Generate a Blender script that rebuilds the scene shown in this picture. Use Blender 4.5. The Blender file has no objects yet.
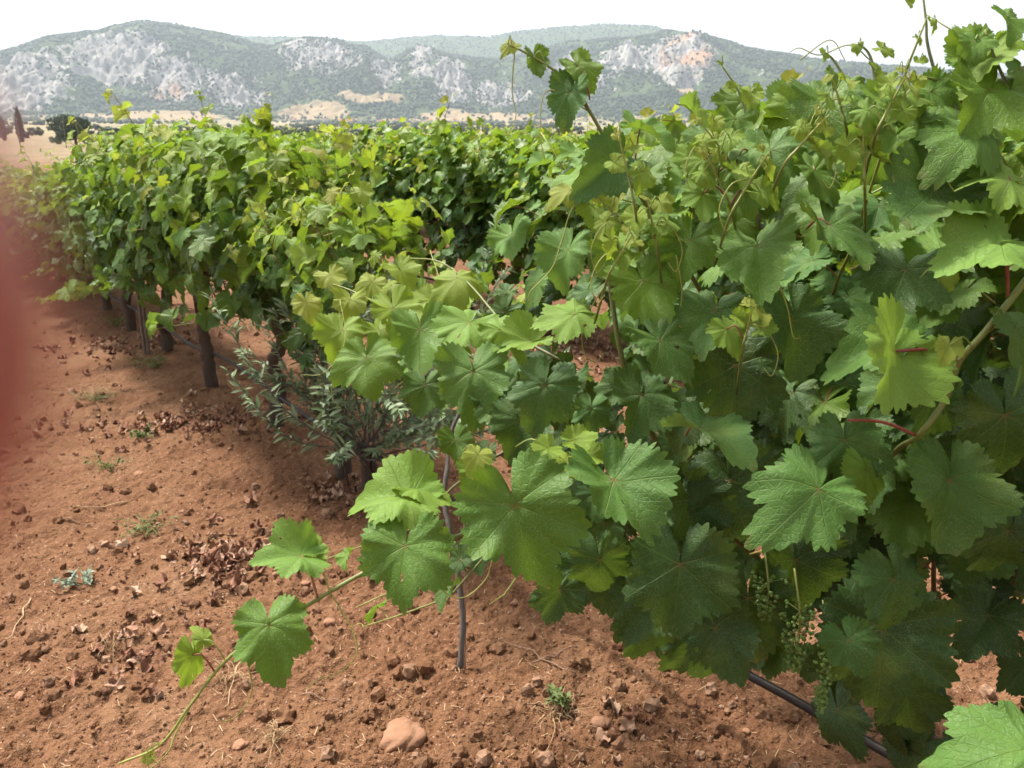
import bpy, math, random
import numpy as np
from mathutils import Vector

SC = bpy.context.scene
COL = SC.collection
R = math.radians

# ------------------------------------------------------------------ camera
PITCH, F, CAMZ = R(16.2), 825.0, 1.6
cam = bpy.data.cameras.new('camera')
camo = bpy.data.objects.new('camera', cam)
COL.objects.link(camo)
camo.location = (0, 0, CAMZ)
camo.rotation_euler = (R(90) - PITCH, 0, 0)
cam.sensor_width = 36.0
cam.lens = 36.0 * F / 1024
cam.clip_start, cam.clip_end = 0.001, 30000
cam.dof.use_dof = True
cam.dof.focus_distance = 1.5
cam.dof.aperture_fstop = 11.5
SC.camera = camo

# ------------------------------------------------------------------ light
SUN_EL, SUN_AZ = R(60), R(-48)         # azimuth from +Y (view direction), negative to the left
world = bpy.data.worlds.new('World')
SC.world = world
world.use_nodes = True
wn, wl = world.node_tree.nodes, world.node_tree.links
bgn = wn['Background']
sky = wn.new('ShaderNodeTexSky')
sky.sky_type = 'NISHITA'
sky.sun_disc = False
sky.sun_elevation = SUN_EL
sky.sun_rotation = SUN_AZ
sky.air_density, sky.dust_density = 1.0, 4.0
whs = wn.new('ShaderNodeHueSaturation')   # thin white cloud veil over the whole sky
whs.inputs['Saturation'].default_value = 0.15
whs.inputs['Value'].default_value = 1.0
wl.new(sky.outputs[0], whs.inputs['Color'])
wl.new(whs.outputs[0], bgn.inputs['Color'])
bgn.inputs['Strength'].default_value = 0.135
sun = bpy.data.lights.new('sun', 'SUN')
sun.energy, sun.angle, sun.color = 3.8, R(9), (1, 0.95, 0.87)
suno = bpy.data.objects.new('sun', sun)
COL.objects.link(suno)
sd = Vector((math.sin(SUN_AZ) * math.cos(SUN_EL), math.cos(SUN_AZ) * math.cos(SUN_EL), math.sin(SUN_EL)))
suno.rotation_euler = sd.to_track_quat('Z', 'Y').to_euler()
suno.location = sd * 50
SC.view_settings.view_transform = 'Standard'
SC.view_settings.look = 'None'
SC.view_settings.gamma = 1
SC.view_settings.exposure = 1.2
cy = SC.cycles
cy.max_bounces, cy.diffuse_bounces, cy.glossy_bounces = 5, 3, 2
cy.transmission_bounces, cy.transparent_max_bounces, cy.volume_bounces = 4, 4, 0
cy.caustics_reflective = cy.caustics_refractive = False
cy.use_denoising = True
cy.use_adaptive_sampling, cy.adaptive_threshold, cy.adaptive_min_samples = True, 0.03, 16

# ------------------------------------------------------------------ helpers
rng = np.random.default_rng(11)
cP, sP = math.cos(PITCH), math.sin(PITCH)


def at(px, py, depth):
    """the point seen at a pixel of the photograph, `depth` metres along the view axis"""
    dx, dy = (px - 512) / F, (384 - py) / F
    return np.array([dx, cP + dy * sP, -sP + dy * cP]) * depth + np.array([0, 0, CAMZ])


def on_ground(px, py, z=0.0):
    dx, dy = (px - 512) / F, (384 - py) / F
    t = (CAMZ - z) / (sP - dy * cP)
    return np.array([dx * t, (cP + dy * sP) * t, z])


def hashn(ix, iy, s):
    h = (ix.astype(np.int64) * 374761393 + iy.astype(np.int64) * 668265263 + s * 2147483647) & 0xffffffff
    h = ((h ^ (h >> 13)) * 1274126177) & 0xffffffff
    h = h ^ (h >> 16)
    return (h & 0xffff) / 65535.0


def vnoise(x, y, s=0):
    ix, iy = np.floor(x), np.floor(y)
    fx, fy = x - ix, y - iy
    fx = fx * fx * fx * (fx * (fx * 6 - 15) + 10)
    fy = fy * fy * fy * (fy * (fy * 6 - 15) + 10)
    ix, iy = ix.astype(np.int64), iy.astype(np.int64)
    a, b = hashn(ix, iy, s), hashn(ix + 1, iy, s)
    c, d = hashn(ix, iy + 1, s), hashn(ix + 1, iy + 1, s)
    return (a * (1 - fx) + b * fx) * (1 - fy) + (c * (1 - fx) + d * fx) * fy


def fbm(x, y, o=4, s=0, g=0.5):
    v, a, n = 0.0, 1.0, 0.0
    for k in range(o):
        v = v + a * (vnoise(x, y, s + k * 17) * 2 - 1)
        n += a
        a *= g
        x, y = x * 2.03 + 5.1, y * 2.03 - 3.7
    return v / n


def sstep(a, b, x):
    t = np.clip((x - a) / (b - a), 0, 1)
    return t * t * (3 - 2 * t)


def mesh_np(name, V, Fc, smooth=True, uv=None, attrs=None, mats=(), midx=None):
    """Fc: list of int arrays, each (n, k)"""
    me = bpy.data.meshes.new(name)
    Fc = [f for f in Fc if len(f)]
    nv = len(V)
    lv = np.concatenate([f.ravel() for f in Fc]).astype(np.int32)
    tot = np.concatenate([np.full(len(f), f.shape[1], np.int32) for f in Fc])
    st = np.concatenate([[0], np.cumsum(tot)[:-1]]).astype(np.int32)
    me.vertices.add(nv)
    me.vertices.foreach_set('co', np.ascontiguousarray(V, np.float32).ravel())
    me.loops.add(len(lv))
    me.loops.foreach_set('vertex_index', lv)
    me.polygons.add(len(tot))
    me.polygons.foreach_set('loop_start', st)
    me.polygons.foreach_set('loop_total', tot)
    me.update(calc_edges=True)
    me.polygons.foreach_set('use_smooth', np.full(len(tot), smooth))
    if midx is not None:
        me.polygons.foreach_set('material_index', np.ascontiguousarray(midx, np.int32))
    if uv is not None:
        l = me.uv_layers.new(name='UVMap')
        l.data.foreach_set('uv', np.ascontiguousarray(uv[lv], np.float32).ravel())
    for k, a in (attrs or {}).items():
        at_ = me.attributes.new(k, 'FLOAT', 'POINT')
        at_.data.foreach_set('value', np.ascontiguousarray(a, np.float32))
    for m in mats:
        me.materials.append(m)
    me.update()
    return me


class Soup:
    """collects many transformed copies of small templates into ONE mesh"""
    def __init__(self):
        self.V, self.F, self.UV, self.A, self.B, self.M, self.n = [], {}, [], [], [], {}, 0

    def add(self, tpl, mats, locs, age=0.5, rnd=0.5, mi=0):
        V, Fs, UV = tpl
        N = len(locs)
        if N == 0:
            return
        P = np.einsum('nij,vj->nvi', mats, V) + locs[:, None, :]
        nv = len(V)
        self.V.append(P.reshape(-1, 3))
        self.UV.append(np.tile(UV, (N, 1)))
        self.A.append(np.repeat(np.broadcast_to(age, N), nv))
        self.B.append(np.repeat(np.broadcast_to(rnd, N), nv))
        for f in Fs:
            if len(f) == 0:
                continue
            q = (f[None] + (np.arange(N) * nv)[:, None, None] + self.n).reshape(-1, f.shape[1])
            self.F.setdefault(f.shape[1], []).append(q)
            self.M.setdefault(f.shape[1], []).append(np.full(len(q), mi))
        self.n += N * nv

    def raw(self, V, quads, mi=0, age=0.5, rnd=0.5):
        self.add((V, [quads], np.zeros((len(V), 2)) + 0.5), np.eye(3)[None], np.zeros((1, 3)), age, rnd, mi)

    def mesh(self, name, mats, smooth=True):
        ks = sorted(self.F)
        Fc = [np.concatenate(self.F[k]) for k in ks]
        mi = np.concatenate([np.concatenate(self.M[k]) for k in ks])
        return mesh_np(name, np.concatenate(self.V), Fc, smooth, np.concatenate(self.UV),
                       {'age': np.concatenate(self.A), 'rnd': np.concatenate(self.B)}, mats, mi)

    def obj(self, name, mats, parent=None, smooth=True, origin=None):
        if origin is not None:
            self.V = [v - np.asarray(origin) for v in self.V]
        return link(name, self.mesh(name, mats, smooth), parent)


def link(name, me, parent=None):
    o = bpy.data.objects.new(name, me)
    COL.objects.link(o)
    if parent is not None:
        o.parent = parent
    return o


def empty(name, loc, label, cat, group=None):
    o = bpy.data.objects.new(name, None)
    COL.objects.link(o)
    o.location = tuple(loc)
    o.empty_display_size = 0.1
    return tag(o, label, cat, group)


def tag(o, label=None, cat=None, group=None, kind=None):
    if label: o['label'] = label
    if cat: o['category'] = cat
    if group: o['group'] = group
    if kind: o['kind'] = kind
    return o


def nrm(v):
    v = np.asarray(v, float)
    return v / (np.linalg.norm(v, axis=-1, keepdims=True) + 1e-12)


def tube(pts, rad, n=6, wob=0.0, cap=True):
    """tube round a polyline -> verts, quads"""
    P = np.asarray(pts, float)
    K = len(P)
    rad = np.broadcast_to(np.asarray(rad, float), K)
    T = nrm(np.gradient(P, axis=0))
    a = np.array([0.31, 0.95, 0.1]) if abs(T[0][2]) > 0.9 else np.array([0, 0, 1.0])
    X = nrm(np.cross(T[0], a))
    rings = []
    ph = np.arange(n) / n * 2 * math.pi
    for i in range(K):
        X = nrm(X - T[i] * np.dot(X, T[i]))
        Y = np.cross(T[i], X)
        r = rad[i] * (1 + wob * rng.uniform(-1, 1, n)) if wob else np.full(n, rad[i])
        if cap and (i == 0 or i == K - 1):
            r = r * 0.75
        rings.append(P[i] + (np.cos(ph) * r)[:, None] * X + (np.sin(ph) * r)[:, None] * Y)
    V = np.concatenate(rings)
    i = np.arange(K - 1)[:, None] * n
    j = np.arange(n)[None]
    Q = np.stack([i + j, i + (j + 1) % n, i + n + (j + 1) % n, i + n + j], -1).reshape(-1, 4)
    if cap:
        V = np.concatenate([V, [P[0]], [P[-1]]])
        b = K * n
        jj = np.arange(n)
        z = np.stack([np.full(n, b), (jj + 1) % n, jj, jj], -1)
        # degenerate quads are avoided by using triangles folded in pairs
        c0 = np.stack([np.full(n // 2, b), (2 * np.arange(n // 2) + 2) % n, 2 * np.arange(n // 2) + 1, 2 * np.arange(n // 2)], -1)
        e = (K - 1) * n
        c1 = np.stack([np.full(n // 2, b + 1), e + 2 * np.arange(n // 2), e + 2 * np.arange(n // 2) + 1, e + (2 * np.arange(n // 2) + 2) % n], -1)
        Q = np.concatenate([Q, c0, c1])
    return V, Q


def spline(pts, m=6):
    """Catmull-Rom through control points"""
    P = np.asarray(pts, float)
    P = np.concatenate([[2 * P[0] - P[1]], P, [2 * P[-1] - P[-2]]])
    out = []
    for i in range(1, len(P) - 2):
        t = np.linspace(0, 1, m, endpoint=False)[:, None]
        a, b, c, d = P[i - 1], P[i], P[i + 1], P[i + 2]
        out.append(0.5 * ((2 * b) + (-a + c) * t + (2 * a - 5 * b + 4 * c - d) * t ** 2 + (-a + 3 * b - 3 * c + d) * t ** 3))
    out.append(P[-2][None])
    return np.concatenate(out)


# ------------------------------------------------------------------ materials
class NT:
    def __init__(self, name):
        self.m = bpy.data.materials.new(name)
        self.m.use_nodes = True
        self.t = self.m.node_tree
        self.t.nodes.clear()
        self.out = self.t.nodes.new('ShaderNodeOutputMaterial')

    def n(self, typ, ins=None, **kw):
        nd = self.t.nodes.new('ShaderNode' + typ)
        for k, v in kw.items():
            setattr(nd, k, v)
        for k, v in (ins or {}).items():
            self.set(nd.inputs[k], v)
        return nd

    def set(self, sock, v):
        if isinstance(v, bpy.types.NodeSocket):
            self.t.links.new(v, sock)
        elif isinstance(v, bpy.types.Node):
            self.t.links.new(v.outputs[0], sock)
        else:
            if hasattr(sock.default_value, '__len__') and isinstance(v, tuple) and len(v) == 3 and len(sock.default_value) == 4:
                v = (*v, 1)
            sock.default_value = v

    def math(self, op, a, b=0.0, c=None, clamp=False):
        nd = self.t.nodes.new('ShaderNodeMath')
        nd.operation = op
        nd.use_clamp = clamp
        self.set(nd.inputs[0], a)
        self.set(nd.inputs[1], b)
        if c is not None:
            self.set(nd.inputs[2], c)
        return nd.outputs[0]

    def mix(self, f, a, b, blend='MIX'):
        nd = self.t.nodes.new('ShaderNodeMix')
        nd.data_type = 'RGBA'
        nd.blend_type = blend
        self.set(nd.inputs[0], f)
        self.set(nd.inputs[6], a)
        self.set(nd.inputs[7], b)
        return nd.outputs[2]

    def ramp(self, f, stops):
        nd = self.t.nodes.new('ShaderNodeValToRGB')
        e = nd.color_ramp.elements
        while len(e) < len(stops):
            e.new(0.5)
        for el, (p, c) in zip(e, stops):
            el.position = p
            el.color = (*c, 1) if len(c) == 3 else c
        self.set(nd.inputs[0], f)
        return nd.outputs[0]

    def noise(self, scale, detail=4, rough=0.6, vec=None, dist=0):
        nd = self.n('TexNoise', {'Scale': scale, 'Detail': detail, 'Roughness': rough, 'Distortion': dist})
        self.set(nd.inputs['Vector'], vec if vec is not None else self.obj())
        return nd.outputs[0]

    def obj(self):
        if not hasattr(self, '_o'):
            self._o = self.n('TexCoord').outputs['Object']
        return self._o

    def attr(self, nm):
        return self.n('Attribute', attribute_name=nm).outputs['Fac']

    def finish(self, shader):
        self.set(self.out.inputs['Surface'], shader)
        return self.m


def principled(k, col, rough=0.7, spec=0.3, bump=None, bd=0.005, bs=1.0):
    ins = {'Base Color': col, 'Roughness': rough, 'Specular IOR Level': spec}
    p = k.n('BsdfPrincipled', ins)
    if bump is not None:
        b = k.n('Bump', {'Height': bump, 'Distance': bd, 'Strength': bs})
        k.set(p.inputs['Normal'], b)
    return p.outputs[0]


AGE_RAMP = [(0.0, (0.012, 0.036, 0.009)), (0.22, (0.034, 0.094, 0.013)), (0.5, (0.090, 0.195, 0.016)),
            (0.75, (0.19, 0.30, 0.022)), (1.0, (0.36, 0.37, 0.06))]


def leaf_material(name, veins=True):
    k = NT(name)
    age, rnd = k.attr('age'), k.attr('rnd')
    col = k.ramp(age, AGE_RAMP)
    # each leaf a little greener, bluer or lighter than the next
    hs = k.n('HueSaturation', {'Hue': k.math('MULTIPLY_ADD', rnd, 0.030, 0.474), 'Saturation': k.math('MULTIPLY_ADD', rnd, -0.2, 1.12),
                               'Value': k.math('MULTIPLY_ADD', rnd, 0.55, 0.75), 'Color': col})
    col = hs.outputs[0]
    blotch = k.noise(38, 3, 0.6)
    col = k.mix(k.math('MULTIPLY', blotch, 0.35), col, (0.05, 0.115, 0.02))
    height = blotch
    if veins:
        uv = k.n('UVMap').outputs[0]
        sp = k.n('SeparateXYZ', {0: uv})
        x = k.math('ABSOLUTE', k.math('MULTIPLY_ADD', sp.outputs[0], 2.5, -1.25))
        y = k.math('MULTIPLY_ADD', sp.outputs[1], 2.5, -1.25)
        r2 = k.math('ADD', k.math('MULTIPLY', x, x), k.math('MULTIPLY', y, y))
        best_d = best_s = None
        for phi in (0, 54, 110):
            s_, c_ = math.sin(R(phi)), math.cos(R(phi))
            d = k.math('ABSOLUTE', k.math('SUBTRACT', k.math('MULTIPLY', x, c_), k.math('MULTIPLY', y, s_)))
            s = k.math('ADD', k.math('MULTIPLY', x, s_), k.math('MULTIPLY', y, c_))
            bad = k.math('LESS_THAN', s, 0.0)
            d = k.math('ADD', d, bad)
            if best_d is None:
                best_d, best_s = d, s
            else:
                lt = k.math('LESS_THAN', d, best_d)
                best_s = k.math('ADD', k.math('MULTIPLY', s, lt), k.math('MULTIPLY', best_s, k.math('SUBTRACT', 1.0, lt)))
                best_d = k.math('MINIMUM', d, best_d)
        wob = k.math('MULTIPLY_ADD', k.noise(3.0, 2, 0.5, vec=uv), 0.10, -0.05)
        wid = k.math('MULTIPLY_ADD', best_s, -0.010, 0.017)
        main = k.math('SUBTRACT', 1.0, k.math('DIVIDE', best_d, wid), clamp=True)
        ph = k.math('MULTIPLY', k.math('ADD', k.math('SUBTRACT', best_s, k.math('MULTIPLY', best_d, 0.95)), wob), 6.5)
        fr = k.math('ABSOLUTE', k.math('SUBTRACT', k.math('FRACT', ph), 0.5))
        sec = k.math('SUBTRACT', 1.0, k.math('MULTIPLY', fr, 18.0), clamp=True)
        sec = k.math('MULTIPLY', sec, 0.6)
        vor = k.n('TexVoronoi', {'Scale': 26.0, 'Vector': uv}, feature='DISTANCE_TO_EDGE')
        ter = k.math('SUBTRACT', 1.0, k.math('MULTIPLY', vor.outputs['Distance'], 9.0), clamp=True)
        vein = k.math('MAXIMUM', main, sec)
        vall = k.math('MAXIMUM', vein, k.math('MULTIPLY', ter, 0.34))
        pale = k.mix(0.55, col, (0.24, 0.33, 0.09))
        col = k.mix(k.math('MULTIPLY', vall, 0.5), col, pale)
        # reddish where the veins meet the leaf stalk
        rr = k.math('SUBTRACT', 1.0, k.math('MULTIPLY', k.math('ADD', best_s, best_d), 7.0), clamp=True)
        col = k.mix(k.math('MULTIPLY', rr, k.math('MULTIPLY', main, 0.8)), col, (0.22, 0.07, 0.035))
        # yellowing patches and browned margins
        yel = k.math('MULTIPLY', k.math('SUBTRACT', k.noise(9, 3, 0.6), 0.56), 7.0, clamp=True)
        col = k.mix(k.math('MULTIPLY', yel, 0.22), col, (0.22, 0.26, 0.035))
        edge = k.math('MULTIPLY', k.math('SUBTRACT', k.math('MULTIPLY', r2, k.noise(60, 4, 0.7)), 0.56), 14.0, clamp=True)
        col = k.mix(k.math('MULTIPLY', edge, 0.28), col, (0.16, 0.10, 0.035))
        # white dust and spray specks
        dv = k.n('TexVoronoi', {'Scale': 420.0, 'Vector': k.obj()})
        dust = k.math('MULTIPLY', k.math('LESS_THAN', dv.outputs['Distance'], 0.22), k.math('GREATER_THAN', k.noise(14, 2), 0.50))
        col = k.mix(k.math('MULTIPLY', dust, 0.32), col, (0.42, 0.47, 0.38))
        height = k.math('SUBTRACT', k.math('MULTIPLY', blotch, 0.35), k.math('MULTIPLY', vall, 0.85))
    back = k.n('NewGeometry').outputs['Backfacing']
    under = k.mix(0.42, col, (0.20, 0.28, 0.13))
    colf = k.mix(back, col, under)
    rough = k.math('MULTIPLY_ADD', rnd, 0.2, 0.47)
    rough = k.math('MULTIPLY_ADD', back, 0.3, rough)
    p = principled(k, colf, rough, 0.32, height, 0.0026 if veins else 0.004, 0.6)
    tcol = k.mix(0.55, col, (0.30, 0.42, 0.02))
    tr = k.n('BsdfTranslucent', {'Color': k.mix(k.math('MULTIPLY_ADD', age, 0.5, 0.45), col, tcol)})
    mx = k.n('MixShader', {0: k.math('MULTIPLY_ADD', age, 0.30, 0.18)})
    k.set(mx.inputs[1], p)
    k.set(mx.inputs[2], tr)
    return k.finish(mx)


M = {}
M['leaf'] = leaf_material('vine_leaf')
M['leaf_far'] = leaf_material('vine_leaf_distant', False)


def stem_mat():
    k = NT('green_shoot')
    age = k.attr('age')
    c = k.ramp(age, [(0, (0.055, 0.030, 0.016)), (0.35, (0.085, 0.085, 0.025)), (0.7, (0.16, 0.21, 0.05)), (1, (0.34, 0.36, 0.07))])
    c = k.mix(k.math('MULTIPLY', k.noise(60, 3), 0.5), c, (0.10, 0.045, 0.02))
    return k.finish(principled(k, c, 0.5, 0.4, k.noise(300, 3), 0.0006))


def petiole_mat():
    k = NT('leaf_stalk')
    c = k.ramp(k.attr('rnd'), [(0, (0.20, 0.045, 0.03)), (0.5, (0.19, 0.12, 0.035)), (1, (0.20, 0.25, 0.05))])
    return k.finish(principled(k, c, 0.45, 0.4))


def bark_mat(name, a, b):
    k = NT(name)
    mp = k.n('Mapping', {'Vector': k.obj(), 'Scale': (60, 60, 9)})
    nz = k.noise(1.0, 8, 0.7, vec=mp.outputs[0])
    nz2 = k.noise(18, 4)
    c = k.mix(nz, a, b)
    c = k.mix(k.math('MULTIPLY', nz2, 0.4), c, (0.13, 0.075, 0.05))
    return k.finish(principled(k, c, 0.9, 0.2, nz, 0.012))


M['stem'], M['petiole'] = stem_mat(), petiole_mat()
M['bark'] = bark_mat('vine_bark', (0.018, 0.014, 0.012), (0.12, 0.09, 0.07))
M['grey_bark'] = bark_mat('grey_young_bark', (0.09, 0.085, 0.08), (0.22, 0.21, 0.19))


def simple(name, col, rough=0.6, spec=0.3, var=0.25, sc=30, col2=None, bd=0.002, metal=0):
    k = NT(name)
    nz = k.noise(sc, 5, 0.65)
    c = k.mix(k.math('MULTIPLY', nz, 2 * var, clamp=True), col, col2 or tuple(x * 0.5 for x in col))
    s = principled(k, c, rough, spec, nz, bd)
    s.node.inputs['Metallic'].default_value = metal
    return k.finish(s)


M['pipe'] = simple('black_polythene', (0.010, 0.010, 0.012), 0.5, 0.3, 0.5, 25, (0.035, 0.022, 0.016))
M['wire'] = simple('galvanised_wire', (0.28, 0.27, 0.26), 0.5, 0.5, 0.4, 40, (0.14, 0.09, 0.06), metal=0.6)
M['rust'] = simple('rusty_rod', (0.10, 0.045, 0.03), 0.8, 0.3, 0.5, 80, (0.05, 0.02, 0.015))
M['rod'] = simple('weathered_stick', (0.30, 0.19, 0.13), 0.8, 0.2, 0.4, 60, (0.17, 0.09, 0.06))
M['post'] = simple('weathered_grey_wood', (0.20, 0.17, 0.14), 0.85, 0.2, 0.5, 60, (0.09, 0.07, 0.055))
M['straw'] = simple('dry_straw', (0.48, 0.34, 0.19), 0.7, 0.3, 0.4, 30, (0.30, 0.19, 0.10))
M['berry'] = simple('green_berry', (0.13, 0.21, 0.04), 0.5, 0.4, 0.3, 60, (0.08, 0.14, 0.03))


def soil_nodes(k, pos):
    n1 = k.noise(1.3, 5, 0.6, vec=pos)
    n2 = k.noise(9, 5, 0.65, vec=pos)
    n3 = k.noise(70, 4, 0.7, vec=pos)
    c = k.ramp(n1, [(0.3, (0.122, 0.055, 0.027)), (0.5, (0.160, 0.078, 0.039)), (0.75, (0.215, 0.118, 0.064))])
    c = k.mix(k.math('MULTIPLY', k.math('SUBTRACT', n2, 0.45), 1.8, clamp=True), c, (0.095, 0.038, 0.019))
    c = k.mix(k.math('MULTIPLY', k.math('SUBTRACT', n3, 0.52), 2.6, clamp=True), c, (0.31, 0.175, 0.11))
    return c, n2, n3


def soil_mat():
    k = NT('red_soil')
    pos = k.n('NewGeometry').outputs['Position']
    c, n2, n3 = soil_nodes(k, pos)
    v1 = k.n('TexVoronoi', {'Scale': 55.0, 'Vector': pos}, feature='SMOOTH_F1')
    v2 = k.n('TexVoronoi', {'Scale': 170.0, 'Vector': pos})
    h = k.math('ADD', k.math('MULTIPLY', v1.outputs['Distance'], -0.8), k.math('MULTIPLY', v2.outputs['Distance'], -0.35))
    h = k.math('ADD', h, k.math('MULTIPLY', n3, 0.6))
    sp = k.n('TexVoronoi', {'Scale': 90.0, 'Vector': pos, 'Randomness': 1.0})
    pick = k.n('SeparateColor', {0: sp.outputs['Color']})
    peb = k.math('MULTIPLY', k.math('LESS_THAN', sp.outputs['Distance'], 0.3), k.math('GREATER_THAN', pick.outputs[0], 0.90))
    c = k.mix(k.math('MULTIPLY', peb, 0.6), c, (0.40, 0.27, 0.19))
    # far from the vineyard: olive ground, tawny fields and scrub
    sep = k.n('SeparateXYZ', {0: pos})
    d = k.math('SQRT', k.math('ADD', k.math('POWER', sep.outputs[0], 2.0), k.math('POWER', sep.outputs[1], 2.0)))
    far = k.n('MapRange', {'Value': d, 'From Min': 55.0, 'From Max': 95.0}).outputs[0]
    nf = k.noise(0.012, 6, 0.6, vec=pos)
    nf2 = k.noise(0.05, 6, 0.7, vec=pos)
    fc = k.ramp(nf, [(0.38, (0.09, 0.11, 0.045)), (0.46, (0.19, 0.17, 0.09)), (0.54, (0.30, 0.22, 0.13)), (0.62, (0.14, 0.14, 0.07))])
    fc = k.mix(k.math('MULTIPLY', k.math('SUBTRACT', nf2, 0.52), 5.0, clamp=True), fc, (0.07, 0.09, 0.035))
    # pale tawny mown field and olive strip just past the vines
    mid = k.n('MapRange', {'Value': d, 'From Min': 260.0, 'From Max': 420.0}).outputs[0]
    fc = k.mix(mid, k.mix(k.math('MULTIPLY', k.math('SUBTRACT', k.noise(0.25, 6, 0.7, vec=pos), 0.42), 5.0, clamp=True), (0.25, 0.165, 0.10), (0.13, 0.12, 0.06)), fc)
    c = k.mix(far, c, fc)
    return k.finish(principled(k, c, 0.95, 0.12, h, 0.009))


def clod_mat():
    k = NT('red_clods')
    pos = k.n('NewGeometry').outputs['Position']
    c, n2, n3 = soil_nodes(k, pos)
    c = k.mix(k.ramp(k.attr('rnd'), [(0.0, (0, 0, 0)), (0.72, (0.15, 0.15, 0.15)), (0.9, (0.6,) * 3), (1, (0.9,) * 3)]), c, (0.32, 0.195, 0.125))
    return k.finish(principled(k, c, 0.95, 0.12, n3, 0.006))


M['soil'], M['clod'] = soil_mat(), clod_mat()


def litter_mat():
    k = NT('dead_leaf')
    c = k.ramp(k.attr('rnd'), [(0, (0.12, 0.055, 0.032)), (0.35, (0.24, 0.11, 0.065)), (0.7, (0.38, 0.22, 0.14)), (1, (0.50, 0.35, 0.24))])
    nz = k.noise(120, 4)
    c = k.mix(k.math('MULTIPLY', nz, 0.4), c, (0.14, 0.07, 0.05))
    return k.finish(principled(k, c, 0.8, 0.2, nz, 0.003))


M['litter'] = litter_mat()


def mount_mat():
    k = NT('mountain_slope')
    pos = k.n('NewGeometry').outputs['Position']
    rock, tan, red = k.attr('rock'), k.attr('tan'), k.attr('red')
    nA = k.noise(0.012, 7, 0.65, vec=pos)
    mp = k.n('Mapping', {'Vector': pos, 'Scale': (1, 1, 0.35)})
    nB = k.noise(0.035, 8, 0.75, vec=mp.outputs[0])
    green = k.mix(nA, (0.035, 0.062, 0.024), (0.075, 0.10, 0.038))
    rc = k.ramp(nB, [(0.35, (0.07, 0.07, 0.07)), (0.48, (0.24, 0.23, 0.215)), (0.64, (0.43, 0.39, 0.35))])
    rc = k.mix(red, rc, (0.40, 0.21, 0.11))
    c = k.mix(k.math('GREATER_THAN', k.math('ADD', rock, k.math('MULTIPLY_ADD', nB, 2.8, -1.4)), 0.5), green, rc)
    c = k.mix(k.math('GREATER_THAN', k.math('ADD', tan, k.math('MULTIPLY_ADD', nB, 2.4, -1.25)), 0.5), c,
              k.mix(nB, (0.34, 0.24, 0.14), (0.23, 0.18, 0.10)))
    return k.finish(principled(k, c, 0.95, 0.1, nB, 9.0, 0.9))


M['mount'] = mount_mat()


def crown_mat(name, a, b, sc=3.0):
    k = NT(name)
    c = k.mix(k.attr('rnd'), a, b)
    c = k.mix(k.math('MULTIPLY', k.noise(sc, 3), 0.5), c, tuple(x * 0.6 for x in a))
    p = principled(k, c, 0.7, 0.25)
    tr = k.n('BsdfTranslucent', {'Color': c})
    mx = k.n('MixShader', {0: 0.15})
    k.set(mx.inputs[1], p)
    k.set(mx.inputs[2], tr)
    return k.finish(mx)


M['pine'] = crown_mat('dark_foliage', (0.022, 0.042, 0.018), (0.055, 0.080, 0.030))
M['olive'] = crown_mat('olive_foliage', (0.060, 0.085, 0.045), (0.12, 0.15, 0.085))
M['forest'] = crown_mat('mountain_pines', (0.024, 0.045, 0.018), (0.060, 0.088, 0.030), 0.01)
M['olive_leaf'] = crown_mat('sapling_olive_leaf', (0.13, 0.19, 0.08), (0.34, 0.42, 0.26), 40)
M['weed'] = crown_mat('weed_leaf', (0.08, 0.115, 0.03), (0.18, 0.22, 0.075), 40)
M['weed_grey'] = crown_mat('pale_thistle_leaf', (0.20, 0.26, 0.19), (0.34, 0.40, 0.30), 40)
M['wall'] = simple('pale_render', (0.62, 0.57, 0.50), 0.9, 0.1, 0.3, 0.6)
M['roof'] = simple('terracotta_tile', (0.40, 0.17, 0.10), 0.9, 0.1, 0.3, 1.0)
M['glass'] = simple('dark_window', (0.05, 0.06, 0.07), 0.2, 0.5, 0.2, 1.0)
M['rock'] = simple('tan_stone', (0.34, 0.19, 0.115), 0.9, 0.15, 0.5, 18, (0.17, 0.080, 0.045), 0.01)
M['skin'] = None

# ------------------------------------------------------------------ terrain
U = np.array([-0.6, 0.8, 0.0])          # direction the vine rows run
N = np.array([0.8, 0.6, 0.0])           # across the rows, away from the camera
P0 = np.array([-0.69, 3.56, 0.0])       # first small vine of the near row


def rise(x, y):
    r = np.hypot(x, y)
    return 62 * (np.clip(r - 60, 0, None) / 2240) ** 1.28


def ground_z(x, y):
    x, y = np.asarray(x, float), np.asarray(y, float)
    near = np.exp(-np.hypot(x, y) / 40)
    q = 0.8 * x + 0.6 * y - 1.584
    return rise(x, y) + near * (0.03 * fbm(x * 1.6, y * 1.6, 3, 5) + 0.05 * np.exp(-(q / 0.5) ** 2))


def gz(x, y):
    return float(ground_z(np.array([x]), np.array([y]))[0])


def polar_grid(az, rr):
    A, RR = np.meshgrid(az, rr)
    return A, RR, np.sin(A) * RR, np.cos(A) * RR


def grid_quads(nr, nc):
    i = np.arange(nr - 1)[:, None] * nc
    j = np.arange(nc - 1)[None]
    return np.stack([i + j, i + j + 1, i + nc + j + 1, i + nc + j], -1).reshape(-1, 4)


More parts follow.
